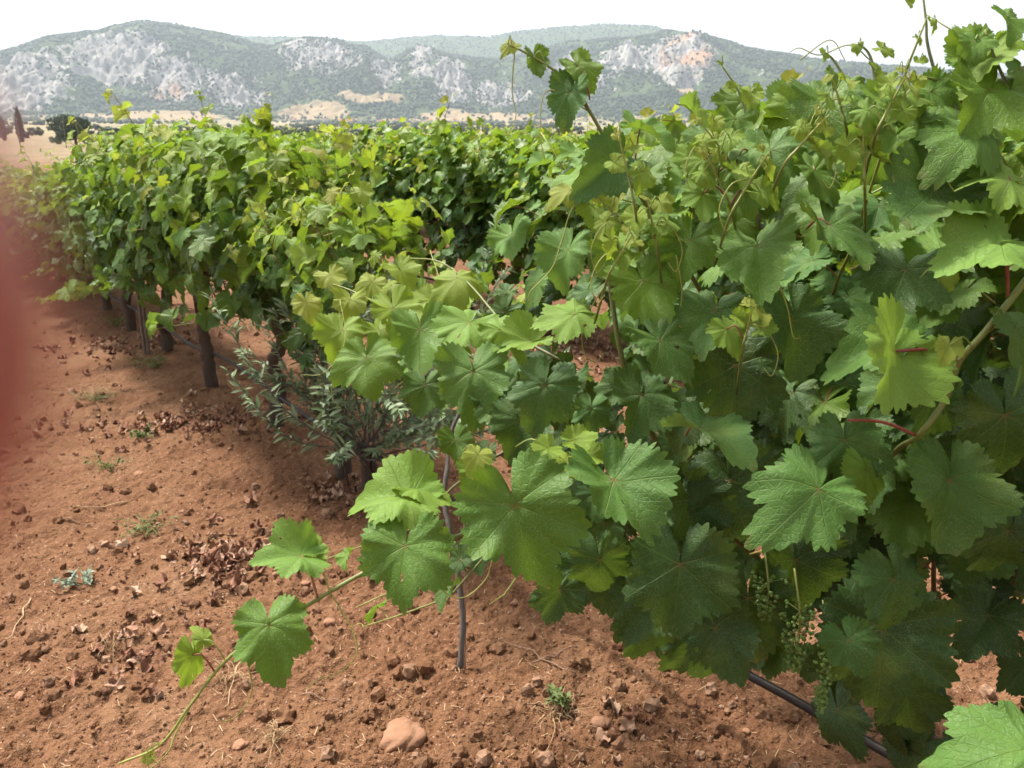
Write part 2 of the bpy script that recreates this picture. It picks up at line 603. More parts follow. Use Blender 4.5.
def ground():
    az = np.concatenate([np.linspace(-180, -42, 60, endpoint=False), np.linspace(-42, 40, 760, endpoint=False), np.linspace(40, 180, 60)])
    az = np.radians(az)
    rr = np.concatenate([[0.02, 0.3, 0.6, 0.9], np.geomspace(1.1, 9, 760, endpoint=False), np.geomspace(9, 60, 160, endpoint=False), np.geomspace(60, 2600, 90)])
    A, RR, X, Y = polar_grid(az, rr)
    Z = ground_z(X, Y)
    w = np.exp(-RR / 9)
    cl = 1 - np.abs(fbm(X * 9, Y * 9, 4, 31))
    Z += w * (0.034 * fbm(X * 4, Y * 4, 3, 9) + 0.046 * (cl - 0.75) + 0.017 * fbm(X * 38, Y * 38, 4, 77, 0.65))
    V = np.stack([X, Y, Z], -1).reshape(-1, 3)
    me = mesh_np('ground', V, [grid_quads(len(rr), len(az))], True, mats=[M['soil']])
    tag(link('ground', me), kind='structure')


def az_of(px):
    return np.arctan((np.asarray(px, float) - 512) / (F / cP))


def px_of(az):
    return 512 + F / cP * np.tan(az)


def tan_elev(px, py):
    c = np.cos(az_of(px))
    v = (384 - np.asarray(py, float)) / F
    return (v * cP * c - sP * c) / (cP + sP * v)


RIDGE_A = [(-900, 105), (-500, 95), (-200, 78), (0, 57), (30, 49), (60, 38), (110, 31), (150, 22), (190, 24), (240, 37), (262, 44), (280, 47), (292, 41), (310, 37),
           (345, 40), (370, 47), (392, 60), (402, 56), (414, 48), (428, 46), (446, 54), (470, 58), (500, 60), (540, 50), (565, 42), (600, 40), (640, 36),
           (660, 30), (700, 36), (740, 50), (800, 58), (900, 68), (1024, 78), (1300, 100), (2200, 112)]
RIDGE_B = [(-900, 100), (-200, 90), (100, 70), (200, 45), (240, 37), (290, 37), (330, 40), (370, 43), (400, 39), (440, 36), (490, 38), (520, 32), (560, 28), (610, 25),
           (650, 28), (700, 42), (740, 60), (900, 80), (1300, 105), (2200, 112)]
CLIFFS = [(128, 0.60, 62, 0.30), (185, 0.42, 50, 0.18), (20, 0.40, 70, 0.35), (335, 0.72, 50, 0.26), (300, 0.8, 22, 0.2), (424, 0.72, 16, 0.26), (452, 0.5, 24, 0.34), (500, 0.4, 36, 0.2),
          (575, 0.55, 30, 0.18), (625, 0.66, 36, 0.22), (675, 0.62, 46, 0.28), (390, 0.6, 20, 0.2), (240, 0.35, 40, 0.15)]
TANS = [(315, 0.16, 46, 0.13), (372, 0.30, 44, 0.07), (150, 0.06, 80, 0.07), (480, 0.10, 70, 0.10), (690, 0.35, 25, 0.09)]
REDS = [(685, 0.62, 34, 0.25), (170, 0.3, 22, 0.15), (310, 0.5, 20, 0.1)]


def blob(L, px, t):
    v = np.zeros_like(px)
    for (a, b, c, d) in L:
        v = np.maximum(v, 1 - ((px - a) / c) ** 2 - ((t - b) / d) ** 2)
    return v


R0, RA, RD, RB, RE = 2000., 3000., 3500., 4300., 5200.


def mountain_h(A, RR):
    px = px_of(np.clip(A, -1.2, 1.2))
    pa, pb = np.array(RIDGE_A, float), np.array(RIDGE_B, float)
    teA = np.interp(px, pa[:, 0], tan_elev(pa[:, 0], pa[:, 1])) if False else None
    ya = np.interp(px, pa[:, 0], pa[:, 1])
    yb = np.interp(px, pb[:, 0], pb[:, 1])
    HA = RA * tan_elev(px, ya) + CAMZ
    HB = RB * tan_elev(px, yb) + CAMZ
    X, Y = np.sin(A) * RR, np.cos(A) * RR
    base = rise(X, Y)
    b0 = 62 * ((R0 - 60) / 2240) ** 1.28
    HA, HB = np.maximum(HA, b0 + 30), np.maximum(HB, b0 + 20)
    t = np.clip((RR - R0) / (RA - R0), 0, 1)
    wob = 0.10 * fbm(X / 420, Y / 420, 5, 3) * np.sin(math.pi * t)
    tt = np.clip(t + wob, 0, 1)
    cl = np.clip(blob(CLIFFS, px, tt), 0, 1)
    f = 0.45 * tt + 0.55 * sstep(0.1, 1.0, tt)
    HAi = b0 + (HA - b0) * f
    HAi = HAi + np.sin(math.pi * t) * (44 * fbm(X / 300, Y / 300, 6, 21, 0.62) - 62 * np.abs(fbm(X / 170, Y / 210, 5, 44, .6)) + 18)
    HAi = HAi + cl * (70 * np.abs(fbm(X / 60, Y / 150, 5, 66, 0.65)) - 12)
    HAi += 5 * fbm(X / 60, Y / 60, 4, 91) * np.minimum(1, t * 4)
    d = sstep(0, 1, (RR - RA) / (RD - RA))
    low = np.minimum(HA, HB) * 0.72
    H = np.where(RR <= RA, HAi, HA * (1 - d) + low * d)
    e = np.clip((RR - RD) / (RB - RD), 0, 1)
    H = np.where(RR > RD, low + (HB - low) * sstep(0, 1, e) + 25 * fbm(X / 260, Y / 260, 5, 12) * np.sin(math.pi * e), H)
    g = sstep(0, 1, (RR - RB) / (RE - RB))
    H = np.where(RR > RB, HB * (1 - g) + 60 * g, H)
    return px, tt, cl, np.maximum(H, np.where(RR < RA, base * 0.98, 0)), X, Y


def mountains():
    az = np.concatenate([np.linspace(-70, -34, 50, endpoint=False), np.linspace(-34, 34, 960, endpoint=False), np.linspace(34, 70, 50)])
    az = np.radians(az)
    rr = np.concatenate([np.linspace(1950, RA, 300, endpoint=False), np.linspace(RA, RD, 40, endpoint=False), np.linspace(RD, RB, 90, endpoint=False), np.linspace(RB, RE, 20)])
    A, RR, _, _ = polar_grid(az, rr)
    px, t, cl, H, X, Y = mountain_h(A, RR)
    H = np.where(RR < R0, H - 6 * (R0 - RR) / 50, H)
    Z = H
    gx, gy = np.gradient(Z)
    dr = np.gradient(rr)[:, None]
    slope = np.abs(gx / dr)
    rock = np.clip(1.15 * cl + 0.35 * (slope - 0.6) + cl * 0.9 * fbm(X / 60, Y / 120, 5, 301, 0.7), 0, 1) * (RR < RA + 30) + np.where(RR > RA + 30, 0.10, 0)
    rock = rock + 0.20 * sstep(-0.05, 0.5, fbm(X / 110, Y / 170, 5, 8, .65)) * sstep(0.02, 0.2, t) * (1 - sstep(0.55, 0.95, t)) * (RR < RA)
    tan = np.clip(blob(TANS, px, t) * 1.4, 0, 1) + 0.62 * (1 - sstep(0.0, 0.16, t)) * (RR < RA)
    red = np.clip(blob(REDS, px, t) * 1.3, 0, 0.8) * sstep(-0.2, 0.3, fbm(X / 90, Y / 90, 4, 18))
    V = np.stack([X, Y, Z], -1).reshape(-1, 3)
    me = mesh_np('mountains', V, [grid_quads(len(rr), len(az))], True, attrs={'rock': rock.ravel(), 'tan': tan.ravel(), 'red': red.ravel()}, mats=[M['mount']])
    tag(link('mountains', me), kind='structure')


# lump templates ------------------------------------------------------------
def ico(sub=1):
    import bmesh
    bm = bmesh.new()
    bmesh.ops.create_icosphere(bm, subdivisions=sub, radius=1)
    V = np.array([v.co[:] for v in bm.verts])
    Fc = np.array([[v.index for v in f.verts] for f in bm.faces])
    bm.free()
    return V, Fc


def lump(sub, seed, amp=0.25, uvs=None):
    r = np.random.default_rng(seed)
    V, Fc = ico(sub)
    V = V * (1 + amp * r.uniform(-1, 1, (len(V), 1))) * r.uniform(0.75, 1.2, 3)
    return V, [Fc], np.zeros((len(V), 2)) + 0.5


def rand_rot(n, r=rng):
    q = nrm(r.normal(size=(n, 4)))
    w, x, y, z = q.T
    return np.stack([1 - 2 * (y * y + z * z), 2 * (x * y - z * w), 2 * (x * z + y * w), 2 * (x * y + z * w), 1 - 2 * (x * x + z * z), 2 * (y * z - x * w),
                     2 * (x * z - y * w), 2 * (y * z + x * w), 1 - 2 * (x * x + y * y)], -1).reshape(-1, 3, 3)


def forest():
    s = Soup()
    n = 120000
    A = rng.uniform(-0.60, 0.60, n)
    RR = R0 + (RA - R0) * rng.uniform(0, 1, n) ** 0.9
    far = rng.uniform(size=n) < 0.16
    RR = np.where(far, rng.uniform(RD + 150, RB, n), RR)
    px, t, cl, H, X, Y = mountain_h(A, RR)
    dens = (0.95 - 0.95 * cl - 1.6 * np.clip(blob(TANS, px, t) * 1.4, 0, 1)) * sstep(-0.40, 0.30, fbm(X / 75, Y / 75, 5, 55, 0.65))
    dens = np.where(far, 0.5, dens * (0.12 + 0.88 * sstep(0.02, 0.16, t)))
    keep = rng.uniform(size=n) < np.maximum(dens, 0.02)
    X, Y, H = X[keep], Y[keep], H[keep]
    m = len(X)
    sc = rng.uniform(2.2, 5.0, m)
    for q in range(3):
        w = np.arange(m) % 3 == q
        mats = rand_rot(w.sum()) * sc[w][:, None, None] * np.array([1, 1, 1.0])
        s.add(lump(1, 50 + q, 0.3), mats, np.stack([X[w], Y[w], H[w] + sc[w] * 0.6], -1), rnd=rng.uniform(0, 1, w.sum()))
    tag(s.obj('forest', [M['forest']]), 'dark green pine forest covering the mountain slopes', 'forest', kind='stuff')
    # scrub and orchards dotting the plain
    s = Soup()
    n = 9000
    A, RR = rng.uniform(-0.62, 0.62, n), 230 + 1800 * rng.uniform(0, 1, n) ** 0.8
    X, Y = np.sin(A) * RR, np.cos(A) * RR
    keep = (fbm(X / 130, Y / 130, 4, 71) > rng.uniform(-0.15, 0.45, n)) & (rng.uniform(size=n) < np.where(RR < 900, 0.55, 1))
    X, Y = X[keep], Y[keep]
    sc = rng.uniform(1.4, 3.4, len(X))
    farm = np.hypot(X, Y) > 900
    s.add(lump(1, 5, 0.35), (rand_rot(len(X)) * sc[:, None, None])[farm], np.stack([X, Y, rise(X, Y) + sc * 0.5], -1)[farm], rnd=rng.uniform(0, 1, farm.sum()))
    for v in range(4):
        vs, fs = [], []
        for q in range(34):
            a_, b_, _ = lump(1, 600 + v * 50 + q, 0.4)
            c_ = nrm(rng.normal(size=3)) * rng.uniform(0.2, 0.85) * np.array([1.15, 1.15, 0.62])
            fs.append(b_[0] + 12 * 0 + sum(len(t_) for t_ in vs))
            vs.append(a_ * rng.uniform(0.14, 0.30) + c_)
        w_ = ~farm & (np.arange(len(X)) % 4 == v)
        Rz = np.stack([rot_z(t_) for t_ in rng.uniform(0, 6, w_.sum())])
        s.add((np.concatenate(vs), [np.concatenate(fs)], np.zeros((sum(map(len, vs)), 2)) + .5), Rz * sc[w_][:, None, None], np.stack([X, Y, rise(X, Y) + sc * 0.5], -1)[w_], rnd=rng.uniform(0, 1, w_.sum()))
    tag(s.obj('scrub', [M['pine']]), 'scrub and orchard bushes dotted over the tawny plain', 'scrub', kind='stuff')


def houses():
    specs = [(350, 1500, 11), (342, 1620, 8), (358, 1780, 9), (430, 1680, 10), (438, 1760, 8), (415, 1550, 9), (398, 1830, 8), (326, 1700, 10), (455, 1880, 9), (296, 1800, 9),
             (405, 1900, 7), (470, 1600, 8), (382, 1450, 8), (540, 1700, 9), (215, 1750, 8)]
    for i, (px, r, w) in enumerate(specs):
        a = float(az_of(px))
        x, y = math.sin(a) * r, math.cos(a) * r
        e = empty('house', (x, y, float(rise(x, y)) - 0.3), 'small pale house with a terracotta roof on the plain below the mountains', 'house', 'houses on the plain')
        e.rotation_euler.z = rng.uniform(0, 3)
        d, h = w * 0.7, 5.5
        x0, y0 = w / 2, d / 2
        V = np.array([[-x0, -y0, 0], [x0, -y0, 0], [x0, y0, 0], [-x0, y0, 0], [-x0, -y0, h], [x0, -y0, h], [x0, y0, h], [-x0, y0, h], [-x0, 0, h + 2.1], [x0, 0, h + 2.1]])
        me = mesh_np('wall', V, [np.array([[0, 1, 5, 4], [2, 3, 7, 6]]), np.array([[1, 2, 6, 9, 5], [3, 0, 4, 8, 7]])], False, mats=[M['wall']])
        link('wall', me, e)
        xe, ye = x0 + 0.4, y0 + 0.5
        V = np.array([[-xe, -ye, h - 0.3], [xe, -ye, h - 0.3], [xe, 0, h + 2.3], [-xe, 0, h + 2.3], [xe, ye, h - 0.3], [-xe, ye, h - 0.3],
                      [-xe, -ye, h - 0.1], [xe, -ye, h - 0.1], [xe, 0, h + 2.5], [-xe, 0, h + 2.5], [xe, ye, h - 0.1], [-xe, ye, h - 0.1]])
        Q = np.array([[0, 3, 2, 1], [3, 5, 4, 2], [6, 7, 8, 9], [9, 8, 10, 11], [0, 1, 7, 6], [5, 11, 10, 4], [1, 2, 8, 7], [2, 4, 10, 8], [0, 6, 9, 3], [3, 9, 11, 5]])
        link('roof', mesh_np('roof', V, [Q], False, mats=[M['roof']]), e)
        for sx in (-0.25, 0.25):
            for sy in (-1, 1):
                c = np.array([sx * w, sy * (y0 + 0.03), 2.6])
                V = np.array([[a_, b_, c_] for a_ in (-0.5, 0.5) for b_ in (-0.05, 0.05) for c_ in (-0.7, 0.7)]) + c
                link('window', mesh_np('window', V, [np.array([[0, 1, 3, 2], [4, 6, 7, 5], [0, 4, 5, 1], [2, 3, 7, 6], [1, 5, 7, 3], [0, 2, 6, 4]])], False, mats=[M['glass']]), e)


# leaf clump cards for trees: small bent leaf-sized faces spread through a crown
def crown_soup(seed, n, shape, leaf=0.16):
    """shape(r)-> n x 3 points"""
    r = np.random.default_rng(seed)
    P, ext = shape(r, n)
    V = np.array([[-.5, 0, 0], [0, -.35, .12], [.5, 0, 0], [0, .35, .12]])
    s = Soup()
    s.add((V, [np.array([[0, 1, 2, 3]])], np.zeros((4, 2)) + .5), rand_rot(n, r) * (leaf * r.uniform(0.6, 1.5, n))[:, None, None], P, rnd=r.uniform(0, 1, n))
    return s


def blobs_shape(centres):
    def f(r, n):
        C = np.array(centres, float)
        w = (C[:, 3] * C[:, 4]) ** 1.3
        i = r.choice(len(C), n, p=w / w.sum())
        d = nrm(r.normal(size=(n, 3))) * (r.uniform(0.35, 1, n) ** 0.6)[:, None]
        return C[i, :3] + d * np.stack([C[i, 3], C[i, 3], C[i, 4]], -1), None
    return f


def make_tree(name, label, cat, group, kind, seed, h):
    r = np.random.default_rng(seed)
    e = empty(name, (0, 0, 0), label, cat, group)
    if kind == 'cypress':
        c = [(0.03 * math.sin(z * 3), 0, h * z, h * 0.11 * math.sin(math.pi * min(0.97, 0.12 + 0.88 * z)) ** 0.7 + 0.05, h * 0.12) for z in np.linspace(0.05, 0.93, 11)]
        n, leaf, mat = 3500, h * 0.035, M['pine']
    elif kind == 'pine':
        c = [(r.normal() * h * 0.27, r.normal() * h * 0.27, h * r.uniform(0.16, 0.84), h * r.uniform(0.15, 0.26), h * r.uniform(0.12, 0.19)) for _ in range(20)]
        n, leaf, mat = 5000, h * 0.045, M['pine']
    else:
        c = [(r.normal() * h * 0.3, r.normal() * h * 0.3, h * r.uniform(0.22, 0.85), h * r.uniform(0.16, 0.28), h * r.uniform(0.14, 0.2)) for _ in range(11)]
        n, leaf, mat = 3600, h * 0.05, M['olive']
    cr = crown_soup(seed, n, blobs_shape(c), leaf).obj('crown', [mat], e, False)
    s = Soup()
    V, Q = tube(spline([(0, 0, -0.3), (0.05 * h * 0.2, 0, h * 0.25), (0, 0.02 * h, h * 0.5), (0, 0, h * 0.85)], 4), np.linspace(h * 0.05, h * 0.01, 13), 8)
    s.raw(V, Q)
    for b in c[:7]:
        p = np.array(b[:3])
        V, Q = tube(spline([(0, 0, h * 0.22), p * [0.5, 0.5, 0.75], p], 3), np.linspace(h * 0.022, h * 0.006, 7), 6)
        s.raw(V, Q)
    s.obj('trunk', [M['bark']], e)
    return e


def copy_tree(o, parent=None):
    c = o.copy()
    COL.objects.link(c)
    c.parent = parent
    for ch in [x for x in bpy.data.objects if x.parent == o]:
        copy_tree(ch, c)
    return c


KIDS = {}


def copy_thing(o, loc, rz, label, group, scale=1.0):
    if o.name not in KIDS:
        KIDS[o.name] = list(o.children)
    c = o.copy()
    COL.objects.link(c)
    c.location, c.rotation_euler = tuple(loc), (0, 0, rz)
    c.scale = (scale, scale, scale) if not hasattr(scale, '__len__') else scale
    c['label'] = label
    if group:
        c['group'] = group
    for ch in KIDS[o.name]:
        d = ch.copy()
        COL.objects.link(d)
        d.parent = c
    return c


def polar_pos(px, r):
    a = float(az_of(px))
    return math.sin(a) * r, math.cos(a) * r


def far_trees():
    def put(e, px, r):
        x, y = polar_pos(px, r)
        e.location = (x, y, float(rise(x, y)) - 0.05)
    p = make_tree('pine_tree', 'dark rounded pine tree standing alone at the far left field edge', 'tree', None, 'pine', 3, 5.6)
    put(p, 76, 165)
    c = make_tree('cypress_tree', 'taller slim dark cypress at the far left beside the tawny field', 'tree', None, 'cypress', 4, 7.2)
    put(c, 22, 215)
    x, y = polar_pos(5, 235)
    copy_thing(c, (x, y, float(rise(x, y))), 1, 'shorter cypress at the far left edge of the view', None, 0.75)
    o1 = make_tree('olive_tree', 'low round dark bush beside the lone pine at the field edge', 'tree', None, 'olive', 8, 3.2)
    put(o1, 100, 150)
    x, y = polar_pos(57, 190)
    copy_thing(o1, (x, y, float(rise(x, y)) - 0.4), 1, 'small scrubby bush between the cypress and the lone pine', None, 0.8)
    lab = 'grey-green olive tree in the belt of trees beyond the vine rows'
    lab2 = 'dark pine tree in the belt of trees beyond the vine rows'
    for i in range(78):
        px = rng.uniform(105, 1000) if i > 14 else rng.uniform(110, 260)
        r = rng.uniform(85, 240)
        x, y = polar_pos(px, r)
        dark = rng.uniform() < 0.30 and px > 270
        src = p if dark else o1
        s = rng.uniform(0.75, 1.1) * (0.62 if dark else 0.95) * (1.0 if px > 270 else 0.7)
        if 420 < px < 545 and dark:
            s *= 1.3
        copy_thing(src, (x, y, float(rise(x, y)) - 0.2), rng.uniform(0, 6), lab2 if dark else lab, 'trees in the belt beyond the vineyard', s)
    for i, (px, r, h) in enumerate([(20, 140, 4.4), (66, 150, 4.2)]):
        x, y = polar_pos(px, r)
        z = float(rise(x, y))
        s = Soup()
        V, Q = tube([(0, 0, -.2), (0, 0, h * .5), (0.03, 0, h)], [0.07, 0.06, 0.05], 8)
        s.raw(V, Q)
        V, Q = tube([(-.35, 0, h * .93), (0, 0, h * .93), (.35, 0, h * .93)], 0.035, 6)
        s.raw(V, Q)
        o = s.obj('field_post', [M['post']])
        o.location = (x, y, z)
        tag(o, ['thin wooden post in the tawny field below the cypress', 'thin wooden post in front of the lone pine'][i], 'post')


# ------------------------------------------------------------------ vine leaves
def leaf_tpl(teeth, per, rings, seed, flat=False):
    r = np.random.default_rng(seed)
    Mn = teeth * per
    th = (np.arange(Mn) + 0.5) / Mn * 2 * math.pi - math.pi
    deg = np.abs(np.degrees(th))
    sd = r.uniform(0.35, 1.15)
    lo = r.uniform(0.80, 0.93)
    k = np.array([(0, 1.10), (5, 1.06), (12, 1.01), (20, .95 - .05 * sd), (28, .90 - .13 * sd), (36, .88 - .05 * sd), (44, .86 * lo / .87), (51, .91 * lo / .87), (55, .925 * lo / .87), (60, .90 * lo / .87),
                  (70, .80), (80, .76 - .03 * sd), (87, .75 - .09 * sd), (95, .74), (104, .755), (112, .77), (124, .72), (136, .70), (148, .70), (158, .68), (167, .60), (173, .38), (177, .18), (180, .05)])
    rad = np.interp(deg, k[:, 0], k[:, 1])
    rad = rad * (1 + 0.05 * np.sin(th * 2 + r.uniform(0, 6)) + 0.03 * np.sin(3 * th + r.uniform(0, 6)))
    rad = np.where(th > 0, rad * r.uniform(.9, 1.06), rad * r.uniform(.9, 1.06))
    rad0 = rad.copy()
    if per >= 3:
        j = np.arange(Mn) % per
        saw = np.array({3: [-0.8, 0.1, 1.0], 4: [-0.9, -0.1, 0.8, 0.5]}[per])[j]
        saw = np.where(th > 0, saw, saw[::-1])
        amp = np.repeat(np.where(np.arange(teeth) % 2, 1.25, 0.7) * r.uniform(0.6, 1.3, teeth), per)
        rad = rad + 0.048 * saw * amp * np.clip((178 - deg) / 20, 0, 1)
    elif per == 2:
        rad = rad + 0.035 * np.where(np.arange(Mn) % 2, 1, -1) * np.clip((178 - deg) / 20, 0, 1)
    ts = np.linspace(0, 1, rings + 1)[1:] ** 0.85
    V = [[0, 0, 0]]
    fold, cup, curl = r.uniform(-0.1, 0.75) if seed % 3 else r.uniform(0.6, 1.3), r.uniform(-0.12, 0.42), r.uniform(-0.1, 0.5)
    ph = r.uniform(0, 6, 4)
    asym = r.uniform(-0.25, 0.25)
    for t in ts:
        rr_ = (rad if t > 0.93 else rad0 * (0.97 if t > 0.8 else 1)) * t
        x, y = np.sin(th) * rr_, np.cos(th) * rr_
        dv = np.min(np.abs(deg[:, None] - np.array([0, 54, 110, 158])[None]), axis=1) / 27.0
        z = 0.034 * t * (0.5 - 0.5 * np.cos(math.pi * np.minimum(dv, 1))) * rad0
        z = z + fold * (np.sqrt(x * x + .015) - .122) * 0.6 - cup * (x * x + y * y) - curl * np.clip(y, 0, 2) ** 2 + asym * x * np.abs(x)
        z = z + t ** 2.5 * (0.09 * np.sin(3 * th + ph[0]) + 0.055 * np.sin(6 * th + ph[1]) + 0.028 * np.sin(13 * th + ph[2]))
        z = z + 0.075 * np.sin(x * 4.2 + ph[3]) * np.sin(y * 3.7 + ph[2])
        V += list(np.stack([x, y, z], -1))
    V = np.array(V)
    if flat:
        V[:, 2] *= 0.6
    j = np.arange(Mn)
    jn = (j + 1) % Mn
    tri = np.stack([np.zeros(Mn, int), 1 + jn, 1 + j], -1)[:, ::-1]
    tri = np.stack([np.zeros(Mn, int), 1 + jn, 1 + j], -1)
    quads = []
    for q in range(rings - 1):
        a, b = 1 + q * Mn, 1 + (q + 1) * Mn
        quads.append(np.stack([a + j, a + jn, b + jn, b + j], -1))
    # drop the sliver that would close the notch at the leaf stalk
    op = j != Mn - 1
    tri = tri[op]
    quads = [q[op] for q in quads]
    Qd = np.concatenate(quads)[:, ::-1] if quads else np.zeros((0, 4), int)
    if per == 4 and len(Qd) and seed % 2:        # a few insect holes
        cen = V[Qd].mean(1)
        for _ in range(int(r.integers(1, 4))):
            hc = cen[r.integers(len(cen) // 3, len(cen))]
            Qd = Qd[np.hypot(*(V[Qd].mean(1) - hc)[:, :2].T) > r.uniform(0.012, 0.035)]
            cen = V[Qd].mean(1)
    UV = V[:, :2] / 2.5 + 0.5
    # orient so the normal is +Z
    a, b, c = V[tri[0]]
    if np.cross(b - a, c - a)[2] < 0:
        tri = tri[:, ::-1]
    if len(Qd):
        a, b, c = V[Qd[0][:3]]
        if np.cross(b - a, c - a)[2] < 0:
            Qd = Qd[:, ::-1]
    return V, [tri, Qd], UV


LEAF = {0: [leaf_tpl(40, 4, 8, 100 + i) for i in range(26)],
        1: [leaf_tpl(30, 3, 4, 200 + i) for i in range(14)],
        2: [leaf_tpl(18, 2, 2, 300 + i) for i in range(8)],
        3: [leaf_tpl(16, 1, 1, 400 + i) for i in range(6)]}


def frames(nv, tip):
    """matrices whose Z is nv and Y is tip (made perpendicular)"""
    Z = nrm(nv)
    Y = nrm(tip - Z * np.sum(tip * Z, -1, keepdims=True))
    X = np.cross(Y, Z)
    return np.stack([X, Y, Z], -1)


def add_leaves(soup, P, nv, tip, size, age, rnd, lod, r):
    P, nv, tip = np.asarray(P), np.asarray(nv), np.asarray(tip)
    Mx = frames(nv, tip) * (np.asarray(size)[:, None, None])
    T = LEAF[lod]
    w = r.integers(0, len(T), len(P))
    for i in range(len(T)):
        q = w == i
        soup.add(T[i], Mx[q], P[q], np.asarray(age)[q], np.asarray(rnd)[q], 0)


def tendril(start, d, L, r, n=22):
    """a thin curling thread"""
    P = [np.array(start, float)]
    d = nrm(d)
    ax = nrm(r.normal(size=3))
    for i in range(n):
        t = i / n
        curl = 0.08 + (2.2 * (t - 0.55) if t > 0.55 else 0) * 0.9
        c, s = math.cos(curl), math.sin(curl)
        d = d * c + np.cross(ax, d) * s + ax * np.dot(ax, d) * (1 - c)
        d = nrm(d + np.array([0, 0, -0.03]))
        P.append(P[-1] + d * L / n * (1 - 0.5 * t))
    return np.array(P)


def gen_vine(seed, lod, top=1.6, low=0.5, n_shoots=15, half=0.55, wide=0.34, size=0.078, fill=260, age0=0.3, skirt=0.35, tips=1.0, head=0.72, cam_side=None):
    """local frame: rows run along +Y', across is +X'. Returns canes (list of polylines, radii) and a leaf soup"""
    r = np.random.default_rng(seed)
    leaves, canes, stems = Soup(), [], Soup()
    LP, LN, LT, LS, LA, LR, PT = [], [], [], [], [], [], []
    for i in range(n_shoots):
        y0 = half * (2 * (i + 0.5) / n_shoots - 1) + r.normal() * 0.05
        drooping = r.uniform() < skirt
        side = r.choice([-1, 1])
        p = np.array([r.normal() * 0.04, y0, head + r.normal() * 0.06])
        d = nrm([side * (0.9 if drooping else r.uniform(0.0, 0.5)), r.normal() * 0.25, 0.55 if drooping else 1.0])
        Lh = (top - head) * (r.uniform(0.8, 1.25) if not drooping else r.uniform(0.7, 1.1))
        if not drooping and r.uniform() < 0.25 * tips:
            Lh *= 1.22
        ns = max(5, int(Lh / 0.065))
        pts = [p.copy()]
        for q in range(ns):
            t = q / ns
            g = -0.16 if drooping else (-0.03 if p[2] < top * 0.97 else -0.20)
            d = nrm(d + np.array([side * 0.02, r.normal() * 0.05, g]) + r.normal(size=3) * 0.05)
            if abs(p[0]) > wide and not drooping:
                d = nrm(d + np.array([-0.12 * np.sign(p[0]), 0, 0.05]))
            if p[2] < low + 0.1 and d[2] < 0:
                d[2] *= 0.3
            p = p + d * 0.065
            pts.append(p.copy())
            sz = size * (1.05 - 0.15 * t) * (1 - sstep(0.72, 1.02, t) * 0.78) * r.uniform(0.75, 1.15)
            alt = 1 if q % 2 else -1
            lat = nrm(np.cross(d, [0.3, 0.2, 1]) * alt + np.array([np.sign(p[0]) * 0.5, 0, 0.25]) + r.normal(size=3) * 0.25)
            pet = sz * r.uniform(0.7, 1.1)
            lp = p + lat * pet + np.array([0, 0, pet * 0.35])
            hn = nrm(np.array([np.sign(lp[0]) * r.uniform(0.2, 0.9), r.normal() * 0.35, r.uniform(0.35, 1.0)]) + r.normal(size=3) * 0.22)
            tp = nrm(lat * 0.7 + np.array([np.sign(lp[0]) * 0.35, 0, -0.75]) + r.normal(size=3) * 0.25)
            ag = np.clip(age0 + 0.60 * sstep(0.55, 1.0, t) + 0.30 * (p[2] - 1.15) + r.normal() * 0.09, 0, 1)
            LP.append(lp); LN.append(hn); LT.append(tp); LS.append(sz); LA.append(ag); LR.append(r.uniform()); PT.append((p.copy(), lp, sz))
            if lod <= 1 and r.uniform() < 0.16 and t > 0.35:
                T = tendril(p, lat * -1 + np.array([0, 0, .3]), r.uniform(0.08, 0.2), r)
                V, Q = tube(T, np.linspace(0.0011, 0.0005, len(T)), 4, cap=False)
                stems.raw(V, Q, 0, 0.95)
        P = np.array(pts)
        canes.append((P, np.linspace(0.0050, 0.0016, len(P)), np.linspace(0.15, 0.95, len(P))))
    # the leaves that clothe the outside of the hedge
    for i in range(fill):
        a = r.uniform(-0.25, math.pi + 0.25)
        rr_ = r.uniform(0.62, 1.05)
        cz, hz = (top + low) / 2, (top - low) / 2
        wv = wide * (1 + 0.25 * r.normal())
        p = np.array([math.cos(a) * wv * rr_, r.uniform(-half, half) * 1.08, 0])
        if r.uniform() < 0.62:
            sgn = r.choice([-1, 1])
            zz = r.uniform(low, top)
            wz = wide * (0.75 + 0.35 * math.sin(math.pi * (zz - low) / (top - low)))
            p = np.array([sgn * wz * rr_ * r.uniform(0.8, 1.15), p[1], zz])
        else:
            p[2] = cz + math.sin(a) * hz * rr_
        sx = np.sign(p[0])
        up = sstep(low, top, p[2])
        hn = nrm(np.array([sx * (1.0 - 0.45 * up), r.normal() * 0.4, 0.35 + 0.7 * up]) + r.normal(size=3) * 0.22)
        tp = nrm(np.array([sx * 0.35, r.normal() * 0.4, -1.0]))
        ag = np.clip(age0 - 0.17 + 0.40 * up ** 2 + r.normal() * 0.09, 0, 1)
        sz = size * r.uniform(0.65, 1.15)
        LP.append(p); LN.append(hn); LT.append(tp); LS.append(sz); LA.append(ag); LR.append(r.uniform())
        PT.append((p - np.array([sx * sz * 0.8, r.normal() * 0.02, r.uniform(-0.3, 0.5) * sz]), p, sz))
    return dict(P=np.array(LP), N=np.array(LN), T=np.array(LT), S=np.array(LS), A=np.array(LA), R=np.array(LR), pet=PT, canes=canes, tend=stems)


def add_petioles(soup, PT, mi, r, lod):
    for (a, b, sz) in PT:
        m = (np.asarray(a) + b) / 2 + np.array([0, 0, sz * 0.12])
        V, Q = tube([a, m, b], [0.0016, 0.0013, 0.0012], 5 if lod == 0 else 4, cap=False)
        soup.raw(V, Q, mi, 0.5, r.uniform())


